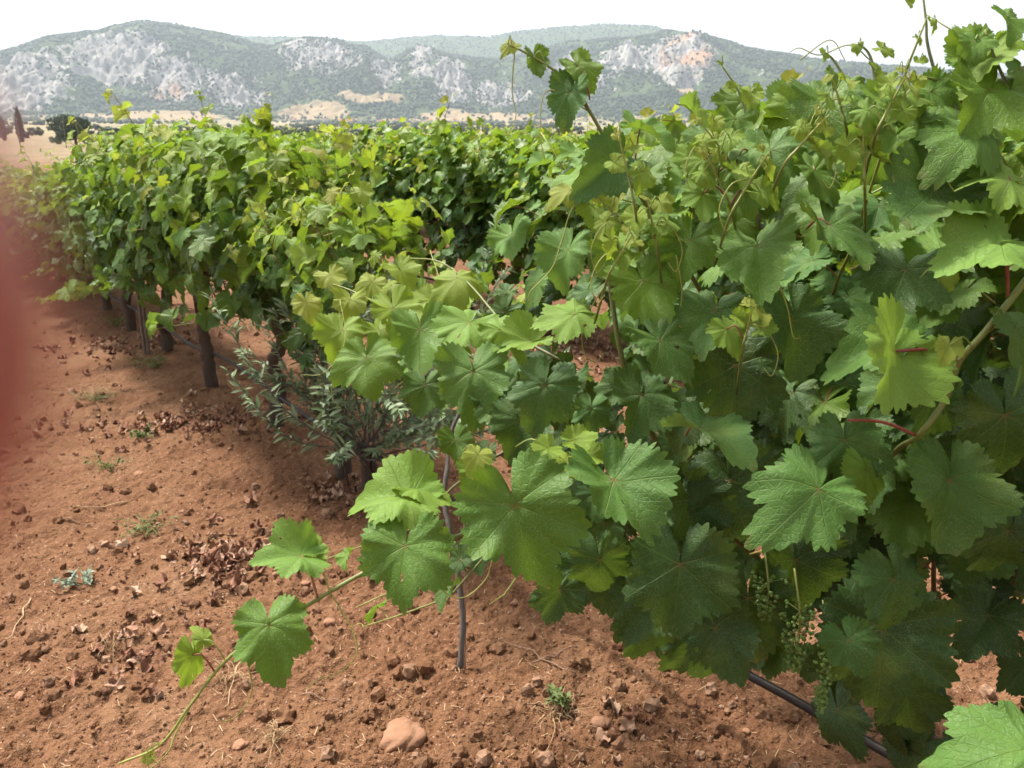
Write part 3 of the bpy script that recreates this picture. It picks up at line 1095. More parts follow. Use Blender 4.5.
def trunk_mesh(seed, h=0.75, rad=0.035, lean=(0.03, 0.0)):
    r = np.random.default_rng(seed)
    pts = [np.array([0, 0, -0.12])]
    for i in range(1, 7):
        t = i / 6
        pts.append(np.array([lean[0] * t + r.normal() * 0.016, lean[1] * t + r.normal() * 0.016, h * t]))
    P = spline(pts, 5)
    rad_ = rad * (1.35 - 0.5 * np.linspace(0, 1, len(P)) ** 0.5) * (1 + 0.12 * r.normal(size=len(P)))
    s = Soup()
    V, Q = tube(P, rad_, 14, 0.13)
    s.raw(V, Q)
    e = pts[-1]
    for sg in (-1, 1):                         # the two short arms tied along the wire
        A = spline([e - [0, 0, 0.06], e + [0, sg * 0.14, 0.04], e + [r.normal() * 0.02, sg * 0.34, 0.03], e + [0, sg * 0.5, 0.05]], 4)
        V, Q = tube(A, np.linspace(rad * 0.7, rad * 0.28, len(A)), 10, 0.15)
        s.raw(V, Q)
    return s


ROTZ = math.atan2(-N[0], N[1]) + math.pi / 2   # local +X -> N


def local_to_world_rot():
    # columns: local X -> N, local Y -> U
    return math.atan2(N[1], N[0])


RZ = local_to_world_rot()


def build_vine(name, label, group, loc, seed, lod, trunk=True, lean=(0.03, 0), canes_as_parts=True, keep=None, th=0.75, tr=0.035, **kw):
    g = gen_vine(seed, lod, **kw)
    e = empty(name, loc, label, 'grapevine', group)
    e.rotation_euler.z = RZ
    r = np.random.default_rng(seed + 999)
    s = Soup()
    sel = np.ones(len(g['P']), bool)
    if keep is not None:
        Pw = np.stack([g['P'][:, 0] * N[0] + g['P'][:, 1] * U[0], g['P'][:, 0] * N[1] + g['P'][:, 1] * U[1], g['P'][:, 2]], -1) + np.asarray(loc)
        sel = keep(Pw)
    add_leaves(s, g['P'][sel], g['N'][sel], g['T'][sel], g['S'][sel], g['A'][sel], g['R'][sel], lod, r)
    mats = [M['leaf'] if lod < 2 else M['leaf_far'], M['petiole'], M['stem']]
    if lod <= 1:
        add_petioles(s, [p for p, k_ in zip(g['pet'], sel) if k_], 1, r, lod)
    if g['tend'].n:
        t = g['tend']
        s.raw(np.concatenate(t.V), np.concatenate(t.F[4]), 2, 0.95)
    s.obj('foliage', mats, e)
    if canes_as_parts:
        for (P, rad, ag) in g['canes']:
            c = Soup()
            V, Q = tube(P, rad, 6)
            c.add((V, [Q], np.zeros((len(V), 2)) + .5), np.eye(3)[None], np.zeros((1, 3)))
            c.A = [np.concatenate([np.repeat(ag, 6), [ag[0], ag[-1]]])]
            c.obj('cane', [M['stem']], e)
    else:
        c = Soup()
        for (P, rad, ag) in g['canes']:
            V, Q = tube(P[::2], rad[::2] * 1.2, 4, cap=False)
            c.raw(V, Q, 0, 0.35)
        c.obj('cane', [M['stem']], e)
    if trunk:
        trunk_mesh(seed, th, tr, lean).obj('trunk', [M['bark']], e)
    return e


def img_frame(yaw, pitch, roll):
    """leaf frame seen from the camera: tip turned by roll from straight down (positive to the right), face tilted"""
    right = np.array([1, 0, 0.]); up = np.array([0, sP, cP]); back = np.array([0, -cP, sP])
    n_ = back * math.cos(yaw) * math.cos(pitch) + right * math.sin(yaw) * math.cos(pitch) + up * math.sin(pitch)
    t_ = -up * math.cos(roll) + right * math.sin(roll)
    return frames(n_[None], t_[None])[0]


hero_i = [0]


def hero_leaf(parent, px, py, d, w, roll=0, pitch=0.4, yaw=0.0, age=0.35, rnd=None, node=None, label=None, lod=0):
    """a big leaf as a mesh of its own; the stalk junction stands at the pixel, d metres away"""
    i = hero_i[0] = hero_i[0] + 1
    r = np.random.default_rng(7000 + i)
    P = at(px, py, d)
    sz = w / 1.70 / F * d
    Mx = img_frame(yaw, pitch, R(roll)) * sz
    s = Soup()
    s.add(LEAF[lod][i % 26 if lod == 0 else i % 14], Mx[None], P[None], age, r.uniform(0.15, 0.85) if rnd is None else rnd, 0)
    if node is None:
        a = P + np.array([0.03 * r.normal(), sz * 0.9, -sz * r.uniform(0.1, 0.5)])
    else:
        a = at(*node) if len(node) == 3 else np.array(node)
    m = (a + P) / 2 + np.array([0, 0, 0.012])
    pr = min(1.0, 0.25 + w / 90.0) * d / 1.1
    V, Q = tube(spline([a, m, P], 4), np.linspace(0.0018, 0.0012, 9) * pr, 6)
    s.raw(V, Q, 1, 0.5, r.uniform(0, 0.8) if w > 45 else 1.0)
    inv = np.array(parent.matrix_world.inverted()) if False else None
    o = s.obj('leaf', [M['leaf'], M['petiole']], None)
    keep_world(o, parent)
    if label:
        o['label'] = label
    return o


def world_matrix(o):
    from mathutils import Matrix, Euler
    m = Matrix.LocRotScale(o.location, o.rotation_euler, o.scale)
    return (world_matrix(o.parent) @ o.matrix_parent_inverse @ m) if o.parent else m


def keep_world(o, parent):
    o.parent = parent
    o.matrix_parent_inverse = world_matrix(parent).inverted()


def cane_px(parent, pts, r0, r1, a0=0.3, a1=0.9, m=7, n=8, name='cane'):
    P = spline([at(*p) for p in pts], m)
    V, Q = tube(P, np.linspace(r0, r1, len(P)), n)
    s = Soup()
    s.raw(V, Q)
    ag = np.linspace(a0, a1, len(P))
    s.A = [np.concatenate([np.repeat(ag, n), [ag[0], ag[-1]]])]
    o = s.obj(name, [M['stem']], None)
    keep_world(o, parent)
    return o


def tendril_px(parent, pts, r=0.0011, age=0.95):
    return cane_px(parent, pts, r, r * 0.55, age, age, 7, 5, 'tendril')


def grape_bunch(parent, px, py, d, L, Wd, nb, seed):
    r = np.random.default_rng(seed)
    top = at(px, py, d)
    s = Soup()
    V, Q = tube(spline([top + [0, 0.04, 0.05], top, top + [0.004, 0.003, -L * 0.5], top + [0, 0, -L]], 5), np.linspace(0.002, 0.0008, 16), 5)
    s.raw(V, Q, 1, 0.8)
    I = ico(2)
    tpl = (I[0], [I[1]], np.zeros((len(I[0]), 2)) + .5)
    t = r.uniform(0, 1, nb)
    a = r.uniform(0, 2 * math.pi, nb)
    rad = Wd * (1 - 0.72 * t) * r.uniform(0.25, 1, nb)
    P = top + np.stack([np.cos(a) * rad, np.sin(a) * rad, -L * t + rad * 0.2], -1)
    s.add(tpl, np.eye(3)[None] * r.uniform(0.0020, 0.0034, nb)[:, None, None], P, 0.5, r.uniform(0, 1, nb), 0)
    for i in range(0, nb, 3):
        V, Q = tube([top + [0, 0, -L * t[i] + 0.004], P[i]], [0.0007, 0.0006], 4, cap=False)
        s.raw(V, Q, 1, 0.8)
    o = s.obj('grape_bunch', [M['berry'], M['stem']], None)
    keep_world(o, parent)
    return o


def row_point(k, row_n=1.584):
    """k-th vine of the near row, or of a row standing row_n metres away"""
    return P0 + U * 1.1 * k + N * (row_n - 1.584)


def near_row():
    V = {}
    def vz(k):
        p = row_point(k)
        return (p[0], p[1], gz(p[0], p[1]))
    def keep_open(Pw):
        d = Pw - np.array([0, 0, CAMZ])
        dep = d[:, 1] * cP - d[:, 2] * sP
        px = 512 + F * d[:, 0] / dep
        py = 384 - F * (d[:, 1] * sP + d[:, 2] * cP) / dep
        gap = (px < 620) & (px > 470) & (py > 230) & (py < 400) & (rng.uniform(size=len(px)) < 0.5)
        low = (px < 560) & (py > 430) & (rng.uniform(size=len(px)) < 0.6)
        edge = (px > 905) & (py > 575) & (py < 720) & (rng.uniform(size=len(px)) < 0.8)
        fruit = (px > 690) & (px < 850) & (py > 550) & (py < 700) & (dep < 1.45) & (rng.uniform(size=len(px)) < 0.7)
        sky_ = (py < np.interp(px, [500, 560, 640, 740, 830, 890, 940, 1024], [190, 150, 122, 100, 88, 66, 40, 6])) & (dep > 0)
        return (dep > 0.95) & ~gap & ~low & ~edge & ~fruit & ~sky_
    V[-2] = build_vine('grapevine', 'big dark leafy grapevine nearest the camera, its lowest leaves over the black pipe', 'grapevines of the near row', vz(-2), 12, 0,
                       top=1.62, low=0.42, n_shoots=21, half=0.62, wide=0.36, size=0.069, fill=640, age0=0.27, skirt=0.4, head=0.68, keep=keep_open, lean=(0.0, 0.1), trunk=False)
    V[-3] = build_vine('grapevine', 'tall grapevine at the right edge of the photo with shoots against the sky', 'grapevines of the near row', vz(-3), 23, 0,
                       top=1.72, low=0.62, n_shoots=18, half=0.6, wide=0.33, size=0.069, fill=480, age0=0.30, skirt=0.25, tips=2, keep=keep_open, lean=(-0.02, 0.12))
    V[-1] = build_vine('young_grapevine', 'low sparse grapevine with a thin grey stem beside a thin brown stick', 'grapevines of the near row', vz(-1), 31, 0,
                       top=1.12, low=0.62, n_shoots=5, half=0.42, wide=0.25, size=0.062, fill=22, age0=0.45, skirt=0.4, head=0.7, trunk=False, tips=0)
    V[0] = build_vine('grapevine', 'low yellow-green grapevine rising out of the grey olive shoots', 'grapevines of the near row', vz(0.2), 43, 1,
                      top=1.34, low=0.66, n_shoots=15, half=0.5, wide=0.28, size=0.066, fill=190, age0=0.52, skirt=0.0, head=0.66, tips=0.5)
    labs = {1: 'bright leafy grapevine just left of the low vine, its trunk behind the olive shoots',
            2: 'grapevine with dark hanging leaves and a thin rusty rod beside its trunk',
            3: 'grapevine of the near row with a thin yellow-tipped shoot rising highest over its top',
            4: 'grapevine with a pale split post beside its trunk at the left of the near row'}
    for k in (1, 2, 3, 4):
        V[k] = build_vine('grapevine', labs[k], 'grapevines of the near row', vz(k), 60 + k, 1,
                          top=(1.58, 1.66, 1.50, 1.40)[k - 1], low=(0.74, 0.56, 0.52, 0.5)[k - 1], n_shoots=18, half=0.6, wide=0.38, size=0.078, fill=360, age0=0.44, tips=3.4 if k < 3 else 1.6, skirt=(0.08, 0.2, 0.22, 0.22)[k - 1],
                          lean=((0.05, -0.12), (0.0, 0.08), (0.03, -0.05), (0.02, 0.02))[k - 1])
    return V


def far_rows(V):
    protos = []
    for i in range(6):
        e = build_vine('grapevine', 'proto', 'x', (0, 0, 0), 300 + i, 2 if i < 3 else 3, top=1.68, low=0.44, n_shoots=18, half=0.62, wide=0.38, size=0.085, fill=420, tips=2,
                       age0=0.38, canes_as_parts=False, lean=(rng.uniform(-.1, .1), rng.uniform(-.15, .15)))
        protos.append(e)
    used = set()
    cnt = 0
    names = {1.584: ('far stretch of the near row, beyond the pale split post', 'grapevines of the near row'),
             4.6: ('second row, seen through the gap above the olive shoots', 'grapevines of the second row'),
             8.0: ('third row', 'grapevines of the third row')}
    ordn = ['fourth', 'fifth', 'sixth', 'seventh', 'eighth', 'ninth']
    rows = [(1.584, 5, 26)] + [(4.6, -5, 36), (8.0, -5, 38)] + [(11.0 + 3 * i, -5, 34) for i in range(4)] + [(24.0, -6, 28), (29., -6, 28)]
    for ri, (n_, k0, k1) in enumerate(rows):
        where, grp = names.get(n_, ('%s row from the camera' % ordn[min(5, ri - 3)], 'grapevines of the %s row' % ordn[min(5, ri - 3)]))
        off = rng.uniform(0, 1)
        for k in range(k0, k1):
            p = row_point(k + (off if ri else 0) + (0.0 if n_ < 5 else -0.7 * (n_ - 5) / 1.1 * 0), n_)
            p = p + U * (0.0)
            depth = p[1]
            px = 512 + F * p[0] / (p[1] * cP + CAMZ * sP) if p[1] > 0.3 else 9999
            if not ((-120 if ri == 0 else 135 + 12 * math.sin(n_)) < px < 1130) or p[1] < 0.5:
                continue
            dist = math.hypot(p[0], p[1])
            i = rng.integers(0, 3) if dist < 13 else rng.integers(3, 6)
            src = protos[i]
            s = rng.uniform(0.94, 1.06)
            z = gz(p[0], p[1])
            sz = s * (0.97 if n_ > 1.6 else 0.96) * rng.uniform(0.95, 1.06)
            if ri == 0:
                sz *= max(0.68, 0.80 - 0.03 * (k - 5))
            args = dict(loc=(p[0] + rng.normal() * 0.03, p[1] + rng.normal() * 0.03, z), rz=RZ + (math.pi if rng.uniform() < 0.5 else 0) + rng.normal() * 0.05,
                        label='leafy green grapevine in the ' + where, group=grp, scale=(s, s * 1.05, sz))
            if i not in used:
                used.add(i)
                KIDS[src.name] = list(src.children)
                src.location, src.rotation_euler, src.scale = args['loc'], (0, 0, args['rz']), args['scale']
                src['label'], src['group'] = args['label'], grp
            else:
                copy_thing(src, **args)
            cnt += 1
    print('far vines', cnt)
    # posts and wires and drip pipes of the rows
    for ri, (n_, k0, k1) in enumerate(rows[:5]):
        a, b = row_point(-7 if ri == 0 else k0, n_), row_point(k1, n_)
        nm = ['near', 'second', 'third', 'fourth', 'fifth'][ri]
        K = 60
        pts = []
        for j in range(K + 1):
            q = a + (b - a) * j / K
            pts.append(np.array([q[0], q[1], gz(q[0], q[1]) + 0.213 + 0.018 * math.sin(j * 1.7)]) + N * 0.02 * math.sin(j * 0.9))
        s = Soup()
        Vt, Q = tube(spline(pts, 3), 0.0118, 10)
        s.raw(Vt, Q)
        tag(s.obj('drip_pipe', [M['pipe']]), 'black drip irrigation pipe slung low along the %s row of vines' % nm, 'pipe', 'drip pipes along the rows')
        for zz, w_ in ((0.74, 'lower'), (1.2, 'upper'))[:1 if ri == 0 else 2]:
            s = Soup()
            pts = [np.array([q[0], q[1], gz(q[0], q[1]) + zz]) for q in (a + (b - a) * j / 20 for j in range(21))]
            Vt, Q = tube(pts, 0.0016, 5)
            s.raw(Vt, Q)
            tag(s.obj('trellis_wire', [M['wire']]), '%s trellis wire stretched through the %s row of vines' % (w_, nm), 'wire', 'trellis wires')


def stakes():
    def stake(name, px, py, h, r0, mat, label, cat, lean=(0, 0), twin=0.0):
        g = on_ground(px, py)
        z = gz(g[0], g[1])
        s = Soup()
        for i in range(2 if twin else 1):
            o = np.array([twin * i, 0, 0])
            P = np.array([[0, 0, -0.12], [lean[0] * .3, lean[1] * .3, h * .4], [lean[0], lean[1], h * (1 - 0.04 * i)]]) + o
            Vt, Q = tube(spline(P, 5), r0, 8, 0.06)
            s.raw(Vt, Q)
        o = s.obj(name, [mat])
        o.location = (g[0], g[1], z)
        tag(o, label, cat)
        return o
    stake('rusty_rod', 204, 368, 1.2, 0.009, M['rust'], 'thin rusty rod leaning beside a vine trunk in the near row', 'rod', (-0.06, 0.02))
    stake('split_post', 146, 360, 0.95, 0.011, M['post'], 'pale split wooden post at the left of the near row', 'post', (0.0, 0.0), 0.03)
    stake('rusty_rod', 352, 496, 0.55, 0.006, M['rust'], 'thin dark rod leaning in front of the olive shoots', 'rod', (-0.16, 0.05))


def young_stem(e):
    """thin grey replacement stem and the stick it is tied to"""
    g = on_ground(459, 676)
    d0 = g[1] * cP + (CAMZ - g[2]) * sP
    P = spline([at(459, 690, d0), at(460, 668, d0), at(463, 620, d0 - .01), at(457, 570, d0), at(450, 530, d0 + .01), at(444, 500, d0 + 0.03), at(447, 470, d0 + .05), at(452, 430, d0 + .1), at(470, 395, d0 + .1)], 6)
    s = Soup()
    V, Q = tube(P, np.linspace(0.011, 0.0062, len(P)) * (1 + 0.08 * np.sin(np.arange(len(P)) * 1.3)), 10, 0.05)
    s.raw(V, Q)
    o = s.obj('trunk', [M['grey_bark']], None)
    keep_world(o, e)
    s = Soup()
    P = spline([at(464.5, 684, d0 - .01), at(465, 600, d0 - .01), at(464, 505, d0 + .01), at(462, 440, d0 + .06)], 6)
    V, Q = tube(P, 0.0035, 8, 0.08)
    s.raw(V, Q)
    o = s.obj('stick', [M['rod']], None)
    tag(o, 'thin brown stick standing beside the thin grey young stem', 'stick')


def olive_sapling():
    g = on_ground(366, 503)
    e = empty('olive_sapling', (g[0], g[1], gz(g[0], g[1])), 'grey-green olive shoots growing in a loose bush under the low vine', 'olive sapling')
    r = np.random.default_rng(5)
    s = Soup()
    V, Q = tube(spline([(0, 0, -.1), (0.01, 0, .1), (-.005, .01, .22)], 5), np.linspace(0.026, 0.02, 11), 10, 0.12)
    s.raw(V, Q)
    V, Q = tube(spline([(0.07, 0.03, -.1), (0.05, 0.02, .1), (0.01, .01, .24)], 5), np.linspace(0.024, 0.016, 11), 10, 0.12)
    s.raw(V, Q)
    s.obj('trunk', [M['bark']], e)
    # narrow pointed leaf
    t = np.linspace(0, 1, 7)
    w = 0.11 * np.sin(math.pi * t ** 0.8) + 0.004
    Vl = np.concatenate([np.stack([-w, t, 0.06 * np.sin(math.pi * t) + 0.03], -1), np.stack([0 * w, t, 0.06 * np.sin(math.pi * t)], -1), np.stack([w, t, 0.06 * np.sin(math.pi * t) + 0.03], -1)])
    j = np.arange(6)
    Ql = np.concatenate([np.stack([j, j + 7, j + 8, j + 1], -1), np.stack([j + 7, j + 14, j + 15, j + 8], -1)])
    tpl = (Vl, [Ql], np.zeros((21, 2)) + .5)
    fol = Soup()
    tips = [(225, 368, 3.4), (245, 350, 3.5), (262, 318, 3.6), (282, 300, 3.7), (300, 330, 3.7), (318, 420, 3.3), (330, 300, 3.7), (350, 290, 3.6), (380, 285, 3.6),
            (412, 300, 3.3), (440, 300, 3.2), (470, 330, 3.1), (500, 360, 3.0), (530, 375, 3.0), (555, 395, 2.9), (500, 420, 2.9), (470, 440, 2.8), (540, 290, 3.8), (508, 268, 4.0),
            (575, 410, 3.0), (430, 450, 2.9), (345, 445, 3.2), (395, 330, 3.3), (360, 350, 3.2), (320, 370, 3.3), (240, 362, 3.5), (300, 310, 3.7), (335, 330, 3.4), (450, 380, 3.2), (590, 370, 3.2)]
    tips = tips + [(px + r.normal() * 22, py - 40 + r.normal() * 26, d + r.normal() * .15) for (px, py, d) in tips[::2]]
    c0 = np.array([g[0], g[1], gz(g[0], g[1]) + 0.2])
    for (px, py, d) in tips:
        if px > 600: continue
        T = at(px, py, d)
        mid = c0 * 0.5 + T * 0.5 + np.array([0, 0, -0.01]) + r.normal(size=3) * 0.03
        P = spline([c0 + r.normal(size=3) * 0.03, mid + r.normal(size=3) * .05, T], 12)
        V, Q = tube(P - np.array(e.location), np.linspace(0.0038, 0.0011, len(P)), 6)
        b = Soup(); b.raw(V, Q); b.obj('branch', [M['grey_bark']], e)
        L = np.linalg.norm(np.diff(P, axis=0), axis=1).sum()
        nl = int(L * 0.75 / 0.016)
        for q in range(nl):
            tt = 0.28 + 0.72 * q / nl
            f = tt * (len(P) - 1); i0 = min(int(f), len(P) - 2)
            p = P[i0] + (P[i0 + 1] - P[i0]) * (f - i0)
            d_ = nrm(P[i0 + 1] - P[i0])
            for sg in (-1, 1):
                sd_ = nrm(np.cross(d_, r.normal(size=3)))
                tip = nrm(d_ * 0.85 + sd_ * 0.65)
                nv = nrm(np.array([0, -0.2, 1]) + r.normal(size=3) * 0.5)
                fol.add(tpl, (frames(nv[None], tip[None])[0] * r.uniform(0.040, 0.072))[None], (p - np.array(e.location))[None], .5, r.uniform(), 0)
    fol.obj('foliage', [M['olive_leaf']], e)


# ------------------------------------------------------------------ ground cover
def view_pts(n, r, y0=150, y1=800, x0=-80, x1=1100):
    """random ground points, evenly spread over what the photograph shows of the ground"""
    px, py = r.uniform(x0, x1, n), r.uniform(y0, y1, n)
    dx, dy = (px - 512) / F, (384 - py) / F
    t = CAMZ / (sP - dy * cP)
    return dx * t, (cP + dy * sP) * t


def scatter_ground():
    r = np.random.default_rng(77)
    # clods and crumbs
    s = Soup()
    x = r.uniform(-6, 5, 620000); y = r.uniform(1.0, 9.5, 620000)
    w = np.clip(1.6 / np.hypot(x, y), 0, 1) ** 1.7
    px = 512 + F * x / (y * cP + CAMZ * sP)
    k = (r.uniform(size=len(x)) < w) & (px > -60) & (px < 1090)
    pat = fbm(x * 1.1, y * 1.1, 3, 140)
    k &= r.uniform(-0.75, 0.55, len(x)) < pat
    x, y = x[k], y[k]
    n = len(x)
    sz = 0.0016 + 0.0050 * r.uniform(0, 1, n) ** 3.5 + 0.022 * (r.uniform(0, 1, n) ** 42)
    z = ground_z(x, y)
    cl = 1 - np.abs(fbm(x * 9, y * 9, 4, 31))
    z = z + np.exp(-np.hypot(x, y) / 9) * (0.034 * fbm(x * 4, y * 4, 3, 9) + 0.046 * (cl - 0.75) + 0.017 * fbm(x * 38, y * 38, 4, 77, 0.65))
    for q in range(6):
        big = sz > 0.0065
        for bb, sub in ((big, 2), (~big, 1)):
            w_ = (np.arange(n) % 6 == q) & bb
            m = w_.sum()
            if m:
                s.add(lump(sub, 80 + q, 0.32), rand_rot(m, r) * sz[w_][:, None, None], np.stack([x[w_], y[w_], z[w_] + sz[w_] * 0.3], -1), rnd=r.uniform(0, 1, m))
    print('clods', n)
    tag(s.obj('clods', [M['clod']], smooth=False), 'reddish brown clods and small stones strewn over the bare soil', 'clods', kind='stuff')

    # bits of straw, leaf stalk and bark
    m = 2600
    bx, by = view_pts(m, r, 260, 790)
    bt = np.array([[-.5, -.04, 0], [.5, -.03, .05], [.5, .03, .05], [-.5, .04, 0]])
    dbr = Soup()
    ln = r.uniform(.005, .03, m)
    Rm = frames(nrm(r.normal(size=(m, 3)) * [.3, .3, 0] + [0, 0, 1]), nrm(r.normal(size=(m, 3)) * [1, 1, .1]))
    dbr.add((bt, [np.array([[0, 1, 2, 3]])], np.zeros((4, 2)) + .5), Rm * ln[:, None, None], np.stack([bx, by, fine_z(bx, by) + .004], -1), rnd=r.uniform(0, 1, m))
    tag(dbr.obj('plant_debris', [M['straw']], smooth=False), 'tiny bits of straw and leaf stalk lying over the soil', 'plant debris', kind='stuff')

    # dead leaves in drifts
    def drift(px, py, wx, wy, n_, label, warm=0.0):
        c = on_ground(px, py)
        d = c[1] * cP + CAMZ * sP
        X = c[0] + r.normal(size=n_) * wx / F * d * r.uniform(.3, 1.7, n_)
        Y = c[1] + r.normal(size=n_) * wy / F * d * 2.0 * r.uniform(.3, 1.7, n_)
        s = Soup()
        nv = nrm(np.stack([r.normal(size=n_) * .55, r.normal(size=n_) * .55, np.ones(n_)], -1))
        tp = nrm(r.normal(size=(n_, 3)))
        Z = fine_z(X, Y) + r.uniform(0.003, 0.03, n_)
        szs = r.uniform(0.008, 0.038, n_)
        Mx = frames(nv, tp) * szs[:, None, None]
        w_ = r.integers(0, 6, n_)
        for i in range(6):
            V, Fs, UV = LEAF[1][i]
            V = V.copy()
            V[:, 2] += 0.35 * np.sin(V[:, 0] * 4 + i) * np.cos(V[:, 1] * 3.3 + i) + 0.22 * np.sin(V[:, 1] * 7)
            q = w_ == i
            s.add((V, Fs, UV), Mx[q], np.stack([X, Y, Z], -1)[q], 0.5, np.clip(r.uniform(0, 1, q.sum()) + warm, 0, 1), 0)
        o = s.obj('dead_leaves', [M['litter']])
        tag(o, label, 'dead leaves', 'drifts of dead leaves', 'stuff')
    drift(228, 568, 32, 14, 170, 'drift of curled reddish dead leaves below the hanging shoot')
    drift(140, 645, 30, 16, 40, 'scattered brown dead leaves on bare soil at lower left')
    drift(195, 425, 60, 14, 210, 'brown dead leaves in a long drift beside the left vine trunks')
    drift(130, 350, 60, 12, 120, 'pale dead leaves under the left stretch of vines')
    drift(590, 350, 50, 26, 260, 'dead leaves and prunings behind the low vine')
    drift(350, 500, 40, 10, 60, 'dead leaves around the foot of the olive shoots')
    drift(620, 745, 16, 8, 10, 'few brown dead leaves at the bottom middle')
    # weeds
    def weed(px, py, wpx, h, n_, mat, label, cat='weed', seed=0):
        rr_ = np.random.default_rng(seed)
        c = on_ground(px, py)
        d = c[1] * cP + CAMZ * sP
        z = gz(c[0], c[1])
        e = empty('weed', (c[0], c[1], z), label, cat, 'weeds in the bare soil')
        wm = wpx / F * d
        stem, fol = Soup(), Soup()
        V = np.array([[0, 0, 0], [.22, .35, .05], [.16, .8, .03], [0, 1, 0], [-.16, .8, .03], [-.22, .35, .05]])
        tpl = (V, [np.array([[0, 1, 2, 3], [0, 3, 4, 5]])], np.zeros((6, 2)) + .5)
        for i in range(n_):
            a = rr_.uniform(0, 6.28)
            T = np.array([math.cos(a) * wm * rr_.uniform(.2, .6), math.sin(a) * wm * rr_.uniform(.2, .6), h * rr_.uniform(.4, 1)])
            B = np.array([rr_.normal() * wm * .12, rr_.normal() * wm * .12, 0])
            P = spline([B, (B + T) * .5 + [0, 0, h * .12], T], 6)
            Vt, Q = tube(P, np.linspace(.0016, .0007, len(P)), 5)
            stem.raw(Vt, Q, 0, 0.8)
            m = 16
            f = rr_.uniform(1, len(P) - 1.01, m)
            i0 = f.astype(int)
            pp = P[i0] + (P[np.minimum(i0 + 1, len(P) - 1)] - P[i0]) * (f - i0)[:, None]
            tp = nrm(rr_.normal(size=(m, 3)) + [0, 0, .5])
            nv = nrm(rr_.normal(size=(m, 3)) * .5 + [0, 0, 1])
            fol.add(tpl, frames(nv, tp) * (rr_.uniform(.008, .02, m) * (1.6 if n_ < 9 else 1))[:, None, None], pp, .5, rr_.uniform(0, 1, m))
        stem.obj('stem', [M['stem']], e)
        fol.obj('foliage', [mat], e)
    weed(146, 532, 60, 0.075, 14, M['weed'], 'upright green weed with small leaves, just above the drift of curled reddish leaves', seed=1)
    weed(79, 585, 38, 0.05, 6, M['weed_grey'], 'pale grey-green thistle flat on the soil at the left', seed=2)
    weed(108, 468, 44, 0.06, 12, M['weed'], 'low green weed above the upright one at the left', seed=3)
    weed(140, 438, 30, 0.05, 8, M['weed'], 'small green weed near the long drift of dead leaves', seed=4)
    weed(150, 372, 60, 0.09, 26, M['weed'], 'patch of green weeds at the foot of the pale split post', seed=5)
    weed(118, 330, 26, 0.12, 16, M['weed'], 'green weeds left of the pale split post under the vine', seed=6)
    weed(560, 716, 26, 0.045, 4, M['weed'], 'little green weed growing out of dry grass at the bottom middle', seed=7)
    weed(600, 606, 14, 0.02, 3, M['weed'], 'tiny green weed under the dark lower leaves', seed=8)
    weed(245, 330, 50, 0.1, 20, M['weed'], 'green weeds behind the left vine trunks', seed=9)
    weed(95, 400, 50, 0.05, 14, M['weed'], 'sparse green weed patch on the path at the far left', seed=10)
    # dry grass tufts
    def dry(px, py, wpx, n_, label, seed):
        rr_ = np.random.default_rng(seed)
        c = on_ground(px, py)
        d = c[1] * cP + CAMZ * sP
        wm = wpx / F * d
        s = Soup()
        for i in range(n_):
            a = rr_.uniform(0, 6.28)
            L = wm * rr_.uniform(.3, .9)
            b = rr_.normal(size=2) * wm * .12
            dirv = np.array([math.cos(a), math.sin(a)])
            pts = [np.array([b[0], b[1], -0.004])]
            for j in range(1, 5):
                t = j / 4
                dirv = dirv + rr_.normal(size=2) * .25
                pts.append(np.array([b[0] + dirv[0] * L * t, b[1] + dirv[1] * L * t, 0.006 + 0.032 * math.sin(math.pi * t) * rr_.uniform(.3, 1)]))
            Vt, Q = tube(spline(pts, 4), np.linspace(.0015, .0005, 17), 4)
            s.raw(Vt, Q)
        o = s.obj('dry_grass', [M['straw']])
        o.location = (c[0], c[1], float(fine_z(np.array([c[0]]), np.array([c[1]]))[0]))
        tag(o, label, 'dry grass', 'tufts of dry grass')
    dry(276, 738, 36, 26, 'pale dry grass tuft on the soil below the hanging shoot', 1)
    dry(560, 722, 46, 30, 'dry grass stalks round the little weed at the bottom middle', 2)
    dry(110, 650, 28, 10, 'wisp of dry grass among scattered brown leaves at lower left', 3)
    dry(228, 678, 40, 16, 'dry grass stalks behind the tip of the hanging shoot', 4)
    dry(80, 395, 50, 24, 'straw patch on the path at the far left', 5)
    dry(330, 425, 40, 12, 'dry grass by the olive shoots', 6)
    # single twigs
    s_list = [((575, 690), (500, 655)), ((240, 660), (225, 710)), ((60, 520), (95, 522)), ((130, 505), (70, 512)), ((530, 680), (585, 660)), ((30, 600), (10, 640)), ((300, 700), (350, 702))]
    for i, (a, b) in enumerate(s_list):
        A, B = on_ground(*a), on_ground(*b)
        P = np.array([A + (B - A) * t for t in np.linspace(0, 1, 8)])
        P[:, :2] += r.normal(size=(8, 2)) * 0.004
        P[:, 2] = fine_z(P[:, 0], P[:, 1]) + 0.008
        s = Soup()
        Vt, Q = tube(P, np.linspace(.003, .0012, 8), 6)
        s.raw(Vt, Q)
        tag(s.obj('dry_twig', [M['straw'] if i % 2 else M['rod']]), 'thin dry twig lying on the bare soil', 'twig', 'dry twigs on the soil')
